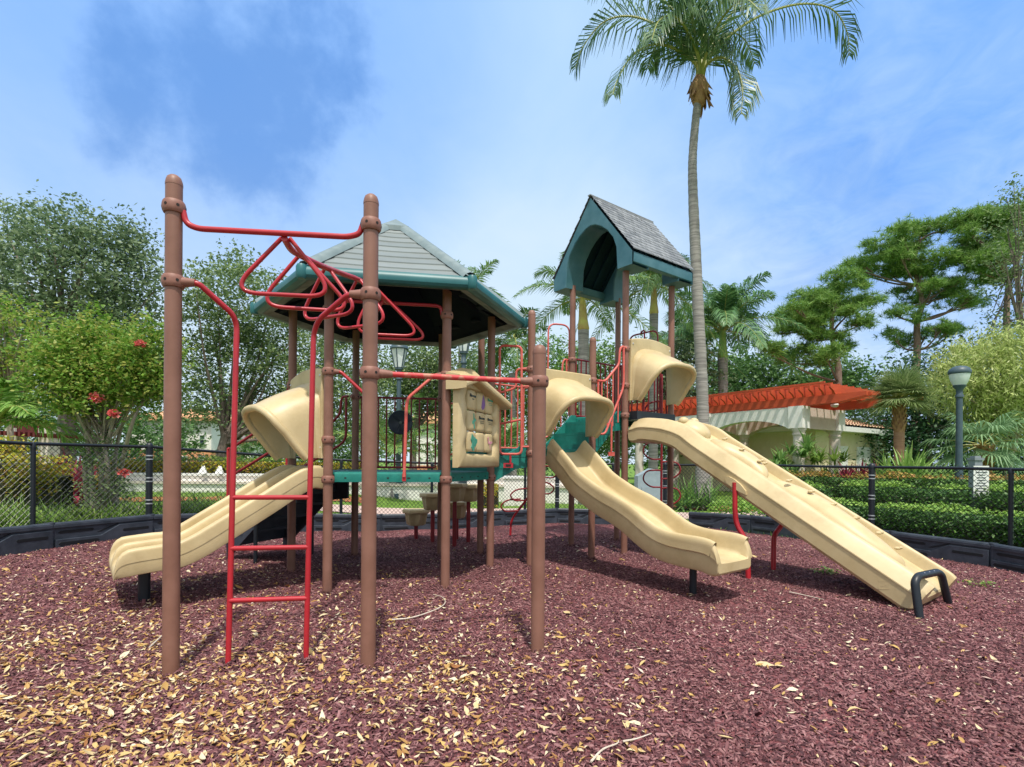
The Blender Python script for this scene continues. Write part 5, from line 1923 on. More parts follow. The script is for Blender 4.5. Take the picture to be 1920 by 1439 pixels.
HEDGE2 = leafmat('light_hedge_leaf', (.13, .27, .04), (.24, .42, .065), (.38, .55, .11), transl=.35)  # lighter copy; sunlight on the clipped tops is put into the colour
TIPS = leafmat('orange_tip_leaf', (.16, .24, .04), (.42, .30, .07), (.50, .22, .07), transl=.3)
GRASS = leafmat('grass_blade', (.09, .18, .035), (.16, .27, .05), (.28, .38, .10), transl=.3)
TRUNKPALM = mat('palm_trunk', (.36, .335, .305), (.17, .155, .145), rough=.85, scale=4, bump=.5, bscale=18, stretch=(.4, .4, 7), dirt=.3)
HUSK = mat('palm_fibre', (.26, .13, .06), (.42, .25, .12), rough=.95, scale=9, bump=.6, bscale=40, stretch=(1, 1, .5))
RACHIS = mat('frond_stalk', (.24, .27, .06), (.34, .33, .10), rough=.5, scale=8)
SHAFT = mat('green_crownshaft', (.16, .30, .05), (.26, .38, .08), rough=.35, scale=5)
SHAFTY = mat('yellow_crownshaft', (.50, .46, .10), (.42, .24, .09), rough=.4, scale=3)


LIMEP = leafmat('areca_leaflet', (.12, .26, .05), (.22, .40, .08), (.36, .52, .14), transl=.4)


def frond(rach, llen, npair, m_idx=0, droop=.5, vshape=.35, wid=.03, start=.12):
    """blades along a rachis; returns V, F arrays (two quads per blade)"""
    P = [Vector(p) for p in rach]
    n = len(P)
    V, F = [], []
    for k in range(npair):
        f = start + (1 - start) * (k + random.random() * .5) / npair
        x = f * (n - 1); i = min(int(x), n - 2); u = x - i
        p = P[i].lerp(P[i + 1], u)
        tg = (P[i + 1] - P[i]).normalized()
        side = tg.cross(Vector((0, 0, 1)))
        if side.length < .1: side = Vector((1, 0, 0))
        side.normalize()
        up = side.cross(tg)
        ln = llen * (math.sin(math.pi * min(1, (f * .86 + .14)) ** .8) ** .6 * .85 + .15) * random.uniform(.85, 1.1)
        for s in (-1, 1):
            d = (side * s * (1 - .35 * f) + tg * (.45 + .5 * f) + up * vshape * random.uniform(-.9, 1.6)).normalized()
            w = tg.cross(d).cross(d).normalized() * wid * .5 * random.uniform(.8, 1.15)
            if w.length < 1e-4: continue
            a = p; b = p + d * ln * .5
            d2 = (d + Vector((0, 0, -droop * random.uniform(.6, 1.3)))).normalized()
            c = b + d2 * ln * .5
            b2 = p + d * ln * .5
            q = len(V)
            V += [a + w * .5, a - w * .5, b2 + w, b2 - w, c + w * .12, c - w * .12]
            F += [(q, q + 1, q + 3, q + 2), (q + 2, q + 3, q + 5, q + 4)]
    return V, F


def arc_rach(base, az, el, length, sag, n=12):
    d = Vector((math.cos(az) * math.cos(el), math.sin(az) * math.cos(el), math.sin(el)))
    return [base + d * length * (k / n) + Vector((0, 0, -sag * length * (k / n) ** 2.1)) for k in range(n + 1)]


def fronds_obj(t, racs, llen, npair, m, droop=.5, vshape=.35, wid=.03, start=.12, stalk=.025):
    for r_ in racs:
        V, F = frond(r_, llen, npair, 0, droop, vshape, wid, start)
        o = np_mesh('frond', np.array([tuple(v) for v in V]), np.array(F), m, t)
        mb = MB(); mb.tube(r_, [stalk * (1 - .85 * i / (len(r_) - 1)) for i in range(len(r_))], 5)
        mb.build('frond_stalk', RACHIS, o)


def palm_trunk(t, pts, radii, m=TRUNKPALM, n=18, rings=True):
    c = catmull(pts, 14)
    k = len(pts) - 1
    rad = []
    for i in range(len(c)):
        x = i / (len(c) - 1) * k; j = min(int(x), k - 1); u = x - j
        r_ = radii[j] * (1 - u) + radii[j + 1] * u
        if rings: r_ *= 1 + .028 * math.sin(i * 2.1) + .012 * math.sin(i * .7 + 1)
        rad.append(r_)
    mb = MB(); mb.tube(c, rad, n)
    return mb.build('trunk', m, t, angle=60)


# ---------------- the tall coconut palm
YP = 15.0
tp = [(1318, 950), (1318, 930), (1317, 880), (1318, 800), (1316, 720), (1310, 600), (1303, 450), (1299, 350), (1299, 290), (1305, 220), (1311, 172)]
pts = [W(x, y, YP) for x, y in tp]
pts[0].z = gz(pts[0].x, pts[0].y) - .1
coco = thing('coconut_palm', 'tall slender coconut palm with bare curved trunk, right of the tower roof', 'palm tree', (pts[0].x, pts[0].y, gz(pts[0].x, pts[0].y)))
palm_trunk(coco, pts, [.33, .27, .185, .165, .16, .155, .147, .128, .115, .108, .11])
mb = MB()
top = pts[-1]
mb.lathe([(.10, -.42), (.18, -.32), (.25, -.08), (.25, .12), (.18, .32), (.10, .46)], top, 16)
for k in range(34):          # ragged husk flaps
    th = random.random() * 6.28; z0 = random.uniform(-.25, .4)
    d = Vector((math.cos(th), math.sin(th), 0)); s_ = Vector((-d.y, d.x, 0))
    p = top + d * .2 + Vector((0, 0, z0))
    w_ = random.uniform(.05, .11); l_ = random.uniform(.18, .42)
    mb.add([p - s_ * w_, p + s_ * w_, p + d * random.uniform(.06, .2) + s_ * w_ * .4 + Vector((0, 0, -l_)), p + d * random.uniform(.04, .12) - s_ * w_ * .5 + Vector((0, 0, -l_ * .8))], [(0, 1, 2, 3)])
mb.build('fibre_collar', HUSK, coco, smooth=False)
cb = W(1314, 140, YP)
spec = [  # (list of photo points, depth change at the tip)
    ([(1308, 118), (1250, 60), (1190, 32), (1135, 40), (1095, 85), (1078, 130)], .6),
    ([(1304, 120), (1262, 90), (1222, 84), (1185, 105), (1158, 150), (1149, 178)], -.9),
    ([(1322, 120), (1365, 70), (1425, 30), (1500, 8), (1560, 18), (1588, 60), (1592, 105)], .3),
    ([(1325, 122), (1352, 108), (1380, 128), (1392, 165), (1390, 215)], -1.2),
    ([(1310, 112), (1285, 50), (1262, 0), (1245, -40), (1215, -60)], -1.0),
    ([(1316, 110), (1322, 40), (1330, -40), (1340, -110)], .8),
    ([(1322, 112), (1362, 40), (1410, -20), (1480, -55), (1560, -60)], 1.0),
    ([(1308, 112), (1270, 30), (1215, -20), (1150, -40), (1095, -20)], 1.4),
    ([(1312, 115), (1300, 50), (1290, -10), (1280, -50), (1268, -65)], -2.0),
    ([(1320, 115), (1345, 50), (1375, 10), (1400, 0), (1425, 20)], -2.4),
    ([(1312, 115), (1290, 60), (1262, 30), (1235, 40), (1222, 75)], -2.2),
    ([(1316, 115), (1315, 45), (1312, -5), (1310, -20), (1305, -5)], 2.6),
    ([(1322, 118), (1350, 75), (1375, 62), (1400, 80), (1415, 120)], 2.2),
    ([(1306, 118), (1275, 85), (1250, 75), (1225, 95), (1215, 130)], 2.3)]
racs = []
for p_, dy in spec:
    p_ = [(1312 + (p_[0][0] - 1314) * .5, 152)] + p_
    q = [W(x, y, YP + dy * (i / (len(p_) - 1)) ** 1.3) for i, (x, y) in enumerate(p_)]
    racs.append(catmull(q, 5))
fronds_obj(coco, racs, 1.3, 66, PALM, droop=2.4, vshape=.22, wid=.04, start=.2, stalk=.055)


def feather_palm(name, label, Y, trunkpx, rad, crown, nfr, flen, llen, m, sag, shaft=None, shaft_len=0, els=(-.1, 1.2), npair=34, seed=1, droop=.6, wid=.05, group=None, trunk_m=TRUNKPALM, base_on_ground=True):
    random.seed(seed)
    pts_ = [W(x, y, Y) for x, y in trunkpx]
    if base_on_ground: pts_[0].z = gz(pts_[0].x, pts_[0].y) - .1
    t = thing(name, label, 'palm tree', (pts_[0].x, pts_[0].y, gz(pts_[0].x, pts_[0].y)), group)
    if len(pts_) == 2: pts_.insert(1, pts_[0].lerp(pts_[1], .5))
    palm_trunk(t, pts_, [rad * 1.25] + [rad] * (len(pts_) - 1))
    top_ = pts_[-1]
    c_ = W(*crown, Y)
    if shaft is not None:
        mb_ = MB()
        dv = (c_ - top_)
        ln = dv.length
        mb_.lathe([(rad * .95, 0), (rad * 1.12, ln * .06), (rad * .85, ln * .35), (rad * .68, ln * .8), (rad * .5, ln * 1.05)], top_, 14, dv)
        mb_.build('crownshaft', shaft, t)
    racs_ = []
    for k in range(nfr):
        f = k / nfr
        el = els[0] + (els[1] - els[0]) * (f ** .9) + random.uniform(-.1, .1)
        az = k * 2.39996 + random.uniform(-.2, .2)
        racs_.append(arc_rach(c_, az, el, flen * random.uniform(.85, 1.1), sag * random.uniform(.7, 1.25) * (1 - .3 * f)))
    fronds_obj(t, racs_, llen, npair, m, droop, .3, wid, stalk=.03)
    return t


feather_palm('royal_palm', 'royal palm with green crownshaft behind the tall trunk, above the orange pergola', 27, [(1357, 905), (1356, 780), (1355, 672)], .24, (1355, 622), 24, 4.3, 1.05, ROYAL, .62, SHAFT, els=(.1, 1.45), seed=3, npair=64, wid=.06, droop=1.0)
feather_palm('foxtail_palm', 'foxtail palm with orange-ringed crownshaft behind the left of the tower roof', 16, [(1097, 930), (1095, 780), (1094, 620)], .16, (1092, 560), 14, 2.5, .6, PALML, .62, SHAFTY, els=(.0, 1.35), seed=11, npair=80, wid=.028, droop=.9)
feather_palm('bushy_palm', 'palm with shaggy hanging fronds and yellow base behind the right tower post', 19, [(1224, 925), (1225, 800), (1226, 590)], .15, (1226, 535), 18, 2.7, .75, PALML, .8, SHAFTY, els=(-.1, 1.4), seed=21, npair=60, wid=.034, droop=1.2)
feather_palm('slim_palm', 'slim palm whose fronds show just right of the hexagonal roof', 26, [(868, 920), (866, 760), (864, 660)], .13, (880, 545), 9, 2.5, .6, PALML, .5, SHAFTY, els=(.1, 1.2), seed=5, npair=40, wid=.05)
feather_palm('queen_palm', 'drooping palm seen through the gap below the hexagonal roof at right', 22, [(963, 930), (962, 800), (960, 700)], .13, (962, 640), 12, 2.6, .7, PALM, .75, els=(-.1, 1.1), seed=8, npair=40, wid=.06)
feather_palm('young_palm', 'young low feathery palm behind the deck rails and lamp post', 17, [(738, 925), (738, 880)], .16, (735, 850), 14, 2.6, .6, PALML, .45, els=(.1, 1.3), seed=15, npair=40, wid=.045)
feather_palm('young_palm', 'young low palm behind the loop rail, right of the picture panel', 19, [(948, 930), (948, 880)], .16, (948, 845), 13, 1.9, .5, PALML, .45, els=(.1, 1.3), seed=16, npair=36, wid=.045)
feather_palm('areca_palm', 'bright green feathery palm at the left edge above the fence', 8.0, [(-40, 960), (-34, 860)], .06, (-12, 800), 15, 1.35, .38, LIMEP, .62, els=(.3, 1.35), seed=19, npair=44, wid=.03)
feather_palm('royal_palm', 'partly hidden palm just left of the tall palm trunk, behind the tower post', 30, [(1290, 900), (1288, 760), (1286, 700)], .2, (1284, 650), 15, 3.6, .9, ROYAL, .7, SHAFT, els=(.0, 1.4), seed=29, npair=50, wid=.055, droop=1.1)
random.seed(77)


def fan_palm(name, label, Y, trunkpx, rad, crown, nleaf, petl, blade, m, els, seed=1, nblade=26, boots=True, wid=.045, limp=1.0):
    random.seed(seed)
    pts_ = [W(x, y, Y) for x, y in trunkpx]
    pts_[0].z = gz(pts_[0].x, pts_[0].y) - .1
    t = thing(name, label, 'palm tree', (pts_[0].x, pts_[0].y, gz(pts_[0].x, pts_[0].y)))
    if len(pts_) == 2: pts_.insert(1, pts_[0].lerp(pts_[1], .5))
    palm_trunk(t, pts_, [rad * 1.1] + [rad] * (len(pts_) - 1), PALEBARK if not boots else mat('sabal_trunk', (.38, .22, .13), (.28, .15, .09), rough=.9, scale=6, bump=.4, bscale=30, stretch=(.5, .5, 4)))
    c_ = W(*crown, Y)
    if boots:
        mb_ = MB()
        tt = pts_[-1]
        for k in range(70):
            th = k * 2.4; z = -.05 + .75 * k / 70
            d = Vector((math.cos(th), math.sin(th), 0)); s_ = Vector((-d.y, d.x, 0))
            p = tt + d * rad * 1.0 + Vector((0, 0, z - .35))
            q_ = p + d * rad * .5 + Vector((0, 0, .18))
            mb_.add([p - s_ * .07, p + s_ * .07, q_ + s_ * .03, q_ - s_ * .03], [(0, 1, 2, 3)])
        mb_.cyl(tt + Vector((0, 0, -.45)), c_, rad * 1.05, rad * .8, 12)
        mb_.build('boots', HUSK, t, smooth=False)
    V, F = [], []
    sm = MB()
    for k in range(nleaf):
        f = k / nleaf
        el = els[0] + (els[1] - els[0]) * f + random.uniform(-.15, .15)
        az = k * 2.39996 + random.uniform(-.25, .25)
        rc = arc_rach(c_, az, el, petl * random.uniform(.8, 1.1), .18, 6)
        sm.tube(rc, [.016] * len(rc), 4)
        hub = rc[-1]; tg = (rc[-1] - rc[-2]).normalized()
        side = tg.cross(Vector((0, 0, 1))).normalized(); up = side.cross(tg)
        for j in range(nblade):
            a = R(-120 + 240 * j / (nblade - 1)) + random.uniform(-.04, .04)
            d = (tg * math.cos(a) + side * math.sin(a) + up * .12).normalized()
            ln = blade * (1 - .25 * abs(a) / 2.1) * random.uniform(.85, 1.1)
            w = d.cross(up).normalized() * wid / 2
            b = hub + d * ln * .55
            d2 = (d + Vector((0, 0, -random.uniform(.5, 1.5) * limp))).normalized()
            e = b + d2 * ln * .45
            q_ = len(V)
            V += [hub + w * .3, hub - w * .3, b + w, b - w, e + w * .1, e - w * .1]
            F += [(q_, q_ + 1, q_ + 3, q_ + 2), (q_ + 2, q_ + 3, q_ + 5, q_ + 4)]
    co = np_mesh('crown', np.array([tuple(v) for v in V]), np.array(F), m, t)
    sm.build('petioles', RACHIS, co)
    return t


fan_palm('cabbage_palm', 'round-headed cabbage palm with orange-brown trunk right of the pergola', 17, [(1687, 930), (1686, 850), (1686, 785)], .145, (1688, 746), 56, .55, .74, SABAL, (-.3, 1.5), seed=4, nblade=34, wid=.028, limp=.35)
fan_palm('fan_palm', 'low drooping fan palm behind the globe lamp post', 17.5, [(1845, 935), (1845, 860)], .2, (1842, 835), 24, .95, 1.0, leafmat('fan_palm_blade', (.09, .19, .08), (.16, .28, .13), (.26, .40, .20)), (-.5, 1.2), seed=6, nblade=28)
random.seed(99)

# ---------------- broadleaf trees, left to right
broad_tree('oak_tree', 'large grey-green oak filling the upper left', 17, [(40, 540, 90, 120), (150, 500, 100, 100), (235, 560, 50, 110), (120, 620, 130, 90), (10, 440, 60, 55), (85, 445, 60, 45), (205, 470, 45, 60), (215, 660, 70, 100), (-80, 560, 110, 130), (140, 400, 18, 22), (262, 430, 16, 20), (255, 500, 28, 40)],
           OAKLEAF, .125, [(120, 930), (125, 800), (120, 690)], nclump=1200, per=36, cr=.46, tr=.34, dvar=1.6, aspect=1.9)
broad_tree('oak_tree', 'oak with forked trunk standing behind the tall front post and red ladder', 20, [(430, 560, 75, 60), (392, 620, 60, 80), (480, 600, 90, 90), (440, 690, 95, 80), (560, 660, 90, 110), (610, 720, 80, 90), (390, 730, 55, 60), (365, 752, 40, 42), (500, 760, 60, 55), (660, 700, 60, 100), (372, 540, 25, 40), (430, 505, 30, 30), (650, 780, 55, 50)],
           OAKLEAF2, .13, [(413, 930), (414, 865), (424, 812)], nclump=1050, per=40, cr=.5, tr=.30, dvar=1.6, aspect=1.9)
broad_tree('twiggy_tree', 'scrubby yellow-green tree with bare grey twigs at the left edge', 12.5, [(15, 620, 65, 55), (40, 690, 60, 55), (-20, 660, 70, 80), (75, 650, 30, 35)],
           MYRT, .10, [(20, 940), (20, 830), (15, 740)], nclump=190, per=26, cr=.34, tr=.09, bark=PALEBARK, nlimb=110, dvar=.5)
broad_tree('shade_tree', 'light green tree behind the lamp post and deck rails', 25, [(770, 705, 50, 50), (730, 760, 55, 50), (810, 720, 50, 60), (860, 720, 60, 65), (790, 690, 30, 30)], OAKLEAF2, .17, [(775, 930), (775, 830), (785, 760)], nclump=420, per=36, cr=.6, tr=.2)
broad_tree('shade_tree', 'green tree behind the picture panel, right of the hexagonal roof', 28, [(930, 720, 60, 75), (890, 780, 60, 50), (975, 740, 40, 60)], MID, .18, [(935, 930), (935, 840), (930, 770)], nclump=330, per=36, cr=.65, tr=.2)
broad_tree('shade_tree', 'bright green bushy tree seen between the hexagonal roof and the tower', 30, [(1040, 690, 50, 38), (1090, 700, 55, 45), (1150, 720, 60, 60), (1060, 760, 70, 60), (1130, 800, 70, 50)], MID, .19, [(1080, 930), (1080, 840), (1085, 760)], nclump=520, per=36, cr=.7, tr=.22)
broad_tree('shade_tree', 'dark green tree behind the right tower posts', 27, [(1200, 720, 50, 60), (1240, 700, 50, 60), (1290, 700, 45, 60), (1230, 790, 70, 50)], OAKLEAF, .18, [(1225, 930), (1225, 850), (1225, 780)], nclump=420, per=34, cr=.65, tr=.22)
WOOD = leafmat('wood_leaf', (.045, .11, .03), (.095, .19, .055), (.17, .29, .09), transl=.3)
# low wood behind the pergola and to the right: one mass of leaves
blobs = [blob_px(x, y, rx, ry, Y, 0) for x, y, rx, ry, Y in [
    (1400, 730, 60, 60, 40), (1450, 720, 50, 50, 40), (1500, 740, 60, 40, 41), (1560, 735, 60, 40, 41), (1370, 700, 40, 50, 42), (1340, 760, 60, 50, 42), (1610, 720, 50, 45, 40),
    (600, 830, 90, 45, 48), (520, 830, 80, 45, 48), (700, 830, 70, 40, 48), (880, 850, 80, 35, 48), (1000, 840, 80, 40, 48), (1130, 830, 70, 45, 44), (1220, 840, 60, 40, 44), (1300, 835, 60, 45, 44), (300, 830, 70, 50, 45), (180, 820, 90, 60, 45), (60, 800, 90, 80, 45)]]
C, _cl = clump_points(blobs, 1500, 40, 1.0, .3)
o = leaves_mesh('woodland', C, .34, WOOD)
tag(o, 'distant mixed green woodland behind the pergola and lawns', 'woodland', kind='stuff')
broad_tree('dark_tree', 'dense dark green tree mass behind the cabbage palm', 25, [(1650, 790, 60, 70), (1720, 780, 60, 75), (1790, 800, 70, 80), (1640, 850, 60, 50), (1860, 820, 70, 80), (1730, 720, 40, 40), (1770, 700, 50, 40), (1600, 830, 40, 60), (1930, 780, 50, 100), (1700, 850, 80, 50)],
           DARK, .17, [(1740, 930), (1740, 860), (1740, 790)], nclump=900, per=40, cr=.7, tr=.25, dvar=1.2)
broad_tree('weeping_tree', 'pale yellow-green weeping tree behind the globe lamp at the right edge', 20, [(1800, 700, 45, 40), (1850, 680, 45, 50), (1830, 740, 50, 45), (1880, 720, 50, 55), (1920, 690, 50, 55), (1905, 770, 50, 55), (1785, 725, 22, 20), (1870, 780, 30, 30)],
           PALEY, .20, [(1895, 930), (1893, 870), (1915, 790)], nclump=520, per=40, cr=.5, tr=.17, aspect=4.5, bark=PALEBARK, droop=.7, nlimb=20, dvar=.8)
broad_tree('vine_tree', 'thin dark vine-covered branches at the upper right edge', 22, [(1900, 380, 30, 40), (1880, 470, 35, 60), (1905, 560, 40, 70), (1890, 640, 40, 50)], OAKLEAF2, .13, [(1925, 930), (1922, 700), (1905, 480)], nclump=190, per=22, cr=.5, tr=.12, nlimb=40, dvar=.5)

# crape myrtle close behind the fence, several pale stems and a few red flower heads
cm = broad_tree('crape_myrtle', 'crape myrtle with pale stems and a few pink-red flower heads at left', 8.3, [(195, 690, 85, 60), (140, 690, 60, 55), (255, 700, 50, 60), (128, 730, 34, 30), (290, 680, 35, 60), (180, 640, 60, 35), (250, 745, 40, 26), (150, 745, 40, 24)],
                MYRT, .066, [(192, 965), (190, 900), (195, 800)], nclump=760, per=38, cr=.21, tr=.055, bark=PALEBARK, nlimb=46, dvar=.45)
mb = MB()
for pth in ([(178, 968), (172, 900), (160, 800), (150, 740)], [(206, 968), (212, 890), (225, 810), (255, 730)], [(168, 965), (160, 880), (165, 790), (120, 730)], [(200, 966), (202, 880), (190, 800), (205, 720)], [(214, 966), (222, 900), (246, 800), (268, 750)]):
    limb(mb, [W(x, y, 8.3 + random.uniform(-.25, .25)) for x, y in pth], .052, .016, 8)
mb.build('stems', PALEBARK, cm, angle=60)
for (x, y, k) in ((262, 645, 26), (183, 748, 30), (212, 776, 24), (233, 886, 26), (176, 742, 12)):
    c = np.array(W(x, y, 7.75)) + rng.normal(size=(k * 3, 3)) * np.array([.03, .03, .025])
    leaves_mesh('flower_head', c, .05, FLOWER, cm, aspect=1.3)
C, _cl = clump_points([blob_px(190, 900, 28, 50, 8.2), blob_px(215, 930, 22, 36, 8.2), blob_px(180, 850, 22, 30, 8.2)], 90, 26, .16)
leaves_mesh('sprouts', C, .05, OAKLEAF2, cm)


# ---------------- the pines
def needle_tufts(C, n_need, ln, wid):
    """starbursts of narrow blades"""
    n = len(C)
    idx = np.repeat(np.arange(n), n_need)
    d = rand_unit(len(idx)); d[:, 2] = d[:, 2] * .8 + .25
    d /= np.linalg.norm(d, axis=1, keepdims=True)
    s = np.cross(d, rand_unit(len(idx))); s /= np.linalg.norm(s, axis=1, keepdims=True) + 1e-9
    L_ = ln * (.7 + .6 * rng.random(len(idx)))[:, None]
    c = C[idx]
    V = np.stack([c - s * wid, c + s * wid, c + d * L_ + s * wid * .4, c + d * L_ - s * wid * .4], 1).reshape(-1, 3)
    return V, np.arange(4 * len(idx)).reshape(-1, 4)


def pine(label, Y, trunk, clumps, seed, r0=.25):
    global rng
    rng = np.random.default_rng(seed); random.seed(seed)
    zp = lambda x, y: (1440 + x / 3.788, 340 + y / 3.788)
    base = W(zp(*trunk[0])[0], 900, Y); base.z = gz(base.x, base.y)
    t = thing('pine_tree', label, 'pine tree', base, 'slash pines on the right')
    tpts = [base + Vector((0, 0, -.2))] + [W(*zp(x, y), Y) for x, y in trunk]
    mb_ = MB(); limb(mb_, tpts, r0, r0 * .28, 10)
    blobs_ = []
    extra = []
    for _k in range(34):          # smaller, irregular tufts between the main pads
        (xa, ya, ra_, rb_), (xb, yb, rc_, rd_) = random.sample(clumps, 2)
        if abs(xa - xb) + abs(ya - yb) > 420: continue
        f_ = random.uniform(.25, .75)
        extra.append((xa + (xb - xa) * f_ + random.uniform(-25, 25), ya + (yb - ya) * f_ + random.uniform(-30, 20), random.uniform(22, 55), random.uniform(14, 34)))
    for (x, y, rx, ry) in list(clumps) + extra:
        dy = random.uniform(-1.6, 1.6)
        px, py = zp(x, y)
        c = W(px, py, Y + dy); s = (Y + dy) / 1000 / 3.788
        blobs_.append((tuple(c), (rx * s, rx * s * .8, ry * s), rx * ry))
        # limb from the trunk
        j = min(range(1, len(tpts)), key=lambda q_: abs(tpts[q_].z - (c.z - .25 * (Vector((c.x, c.y, 0)) - Vector((tpts[q_].x, tpts[q_].y, 0))).length)))
        a = tpts[j]
        m1 = a.lerp(c, .45) + Vector((0, 0, random.uniform(-.35, .05)))
        limb(mb_, [a, m1, c + Vector((0, 0, -ry * s * .6))], .075, .03, 6, 5)
        for q_ in range(5):
            e = c + Vector((random.uniform(-1, 1) * rx * s * .8, random.uniform(-1, 1) * rx * s * .6, random.uniform(-.4, .4) * ry * s))
            limb(mb_, [m1.lerp(c, .5), m1.lerp(c, .8).lerp(e, .4), e], .03, .01, 5, 3)
    mb_.build('trunk', PINEBARK, t, angle=60)
    tot = sum(b[2] for b in blobs_)
    allc = []
    for c, r_, w_ in blobs_:
        k = max(7, int(290 * w_ / tot))
        d = rand_unit(k); d[:, 2] = d[:, 2] * .9 + .15
        sub = np.array(c) + d * (rng.random(k)[:, None] ** .4) * np.array(r_) * 1.12
        for q_ in sub:
            m_ = int(rng.integers(4, 9))
            allc.append(q_ + rng.normal(size=(m_, 3)) * np.array([.26, .26, .085]))
    Cc = np.concatenate(allc)
    V, F = needle_tufts(Cc, 24, .27, .013)
    np_mesh('crown', V, F, NEEDLE, t)


pine('tall spreading pine with flat-topped crown, middle of the three pines', 30, [(1050, 1420), (1060, 1200), (1060, 1000), (1095, 870), (1065, 740), (1045, 560), (1080, 420)],
     [(1080, 340, 200, 60), (1270, 320, 110, 55), (950, 360, 100, 55), (820, 460, 125, 60), (940, 520, 90, 45), (620, 590, 95, 55), (880, 640, 140, 60), (1060, 620, 120, 60), (1220, 560, 130, 50), (1110, 700, 90, 55), (1240, 740, 90, 45), (1390, 780, 90, 32), (1180, 810, 110, 50), (1020, 860, 60, 60), (1350, 890, 90, 35), (1480, 870, 60, 30), (700, 650, 60, 40), (900, 930, 70, 40), (1060, 950, 45, 60), (1340, 1040, 90, 35), (1230, 1040, 70, 35), (1000, 1160, 90, 50), (880, 1090, 70, 40), (1110, 1090, 60, 40), (1050, 450, 90, 40)], 31)
pine('lower pine with a sloping crown, left of the three pines', 28, [(500, 1430), (490, 1270), (452, 1080), (470, 900), (520, 760)],
     [(560, 720, 130, 60), (680, 850, 115, 48), (450, 830, 90, 55), (300, 830, 90, 48), (380, 950, 150, 70), (230, 990, 110, 55), (640, 1000, 90, 50), (100, 960, 60, 50), (90, 1060, 60, 40), (330, 1090, 80, 50), (430, 1200, 80, 40), (240, 1210, 80, 40), (130, 1270, 70, 45), (350, 1300, 70, 35), (30, 1200, 60, 60), (560, 1180, 70, 30)], 32, .22)
pine('tall pine with bare forked trunk at the right edge of the three pines', 29, [(1700, 1200), (1695, 930), (1715, 690), (1780, 560), (1830, 430)],
     [(1450, 270, 75, 55), (1580, 260, 95, 60), (1700, 300, 90, 60), (1800, 250, 60, 85), (1560, 530, 135, 58), (1690, 560, 65, 42), (1430, 480, 80, 55), (1650, 420, 60, 42), (1790, 420, 60, 50), (1640, 700, 60, 30), (1530, 700, 55, 22), (1360, 560, 70, 40)], 33, .22)
rng = np.random.default_rng(123); random.seed(123)


# ---------------- hedges, blades, rosettes
def hedge(name, label, line, width, height, leaf, size, dens, core=True, top_bulge=.05, cat='hedge', top_leaf=None, group=None, z0=0.0):
    """clipped hedge following a ground line [(x, y)]"""
    P = [Vector((x, y, 0)) for x, y in line]
    c = catmull(P, 10) if len(P) > 2 else P
    m_ = c[len(c) // 2]
    t = thing(name, label, cat, (m_.x, m_.y, gz(m_.x, m_.y)), group)
    ds = np.array([0] + [(b - a).length for a, b in zip(c[:-1], c[1:])]).cumsum()
    Lt = ds[-1]
    n = int(dens * Lt * (width * .6 + 2 * height))
    s = rng.random(n) * Lt
    xs = np.interp(s, ds, [p.x for p in c]); ys = np.interp(s, ds, [p.y for p in c])
    x1 = np.interp(s + .05, ds, [p.x for p in c]); y1 = np.interp(s + .05, ds, [p.y for p in c])
    x0 = np.interp(s - .05, ds, [p.x for p in c]); y0 = np.interp(s - .05, ds, [p.y for p in c])
    tx, ty = x1 - x0, y1 - y0; ln = np.hypot(tx, ty) + 1e-9; nx, ny = -ty / ln, tx / ln
    # superellipse shell
    th = (rng.random(n) * 1.25 - .125) * math.pi
    cc, ss = np.cos(th), np.sin(th)
    a = np.sign(cc) * np.abs(cc) ** .45; b = np.sign(ss) * np.abs(ss) ** .45
    sh = 1 - .42 * rng.random(n) ** 1.6 + .03 * rng.normal(size=n)
    bump_ = 1 + .05 * np.sin(s * 3.1) + .04 * np.sin(s * 7.3 + 1)
    o_ = a * sh * width / 2 * bump_
    z = np.maximum(.03, (.30 + .70 * b) * height * np.where(b > 0, sh, 1) * bump_)
    C_ = np.stack([xs + nx * o_, ys + ny * o_, ground_z(xs, ys) + z + z0], 1)
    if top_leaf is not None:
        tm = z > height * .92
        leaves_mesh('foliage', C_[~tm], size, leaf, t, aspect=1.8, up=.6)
        leaves_mesh('top_foliage', C_[tm] + np.array([0, 0, .03]), size, top_leaf, t, aspect=1.8, up=.9)  # orange tips are new growth; lighter green tops carry sunlight in their colour
    else:
        leaves_mesh('foliage', C_, size, leaf, t, aspect=1.8, up=.6)
    if core:  # solid dark shell; shade between the leaves is put into its colour
        rows_ = []
        for i, p in enumerate(c):
            tg = (c[min(i + 1, len(c) - 1)] - c[max(i - 1, 0)]).normalized(); nv = Vector((-tg.y, tg.x, 0))
            g = gz(p.x, p.y) + z0
            rows_.append([p + nv * (k * width * .27) + Vector((0, 0, g + h_ * height * .70)) for k, h_ in ((-1, 0), (-1, .7), (-.8, .95), (0, 1), (.8, .95), (1, .7), (1, 0))])
        mb_ = MB(); mb_.grid(rows_)
        mb_.build('dark_core', mat('hedge_core_shade', (.03, .035, .015), (.05, .05, .025), rough=1, scale=20) if 'hedge_core_shade' not in bpy.data.materials else bpy.data.materials['hedge_core_shade'], t)
    return t


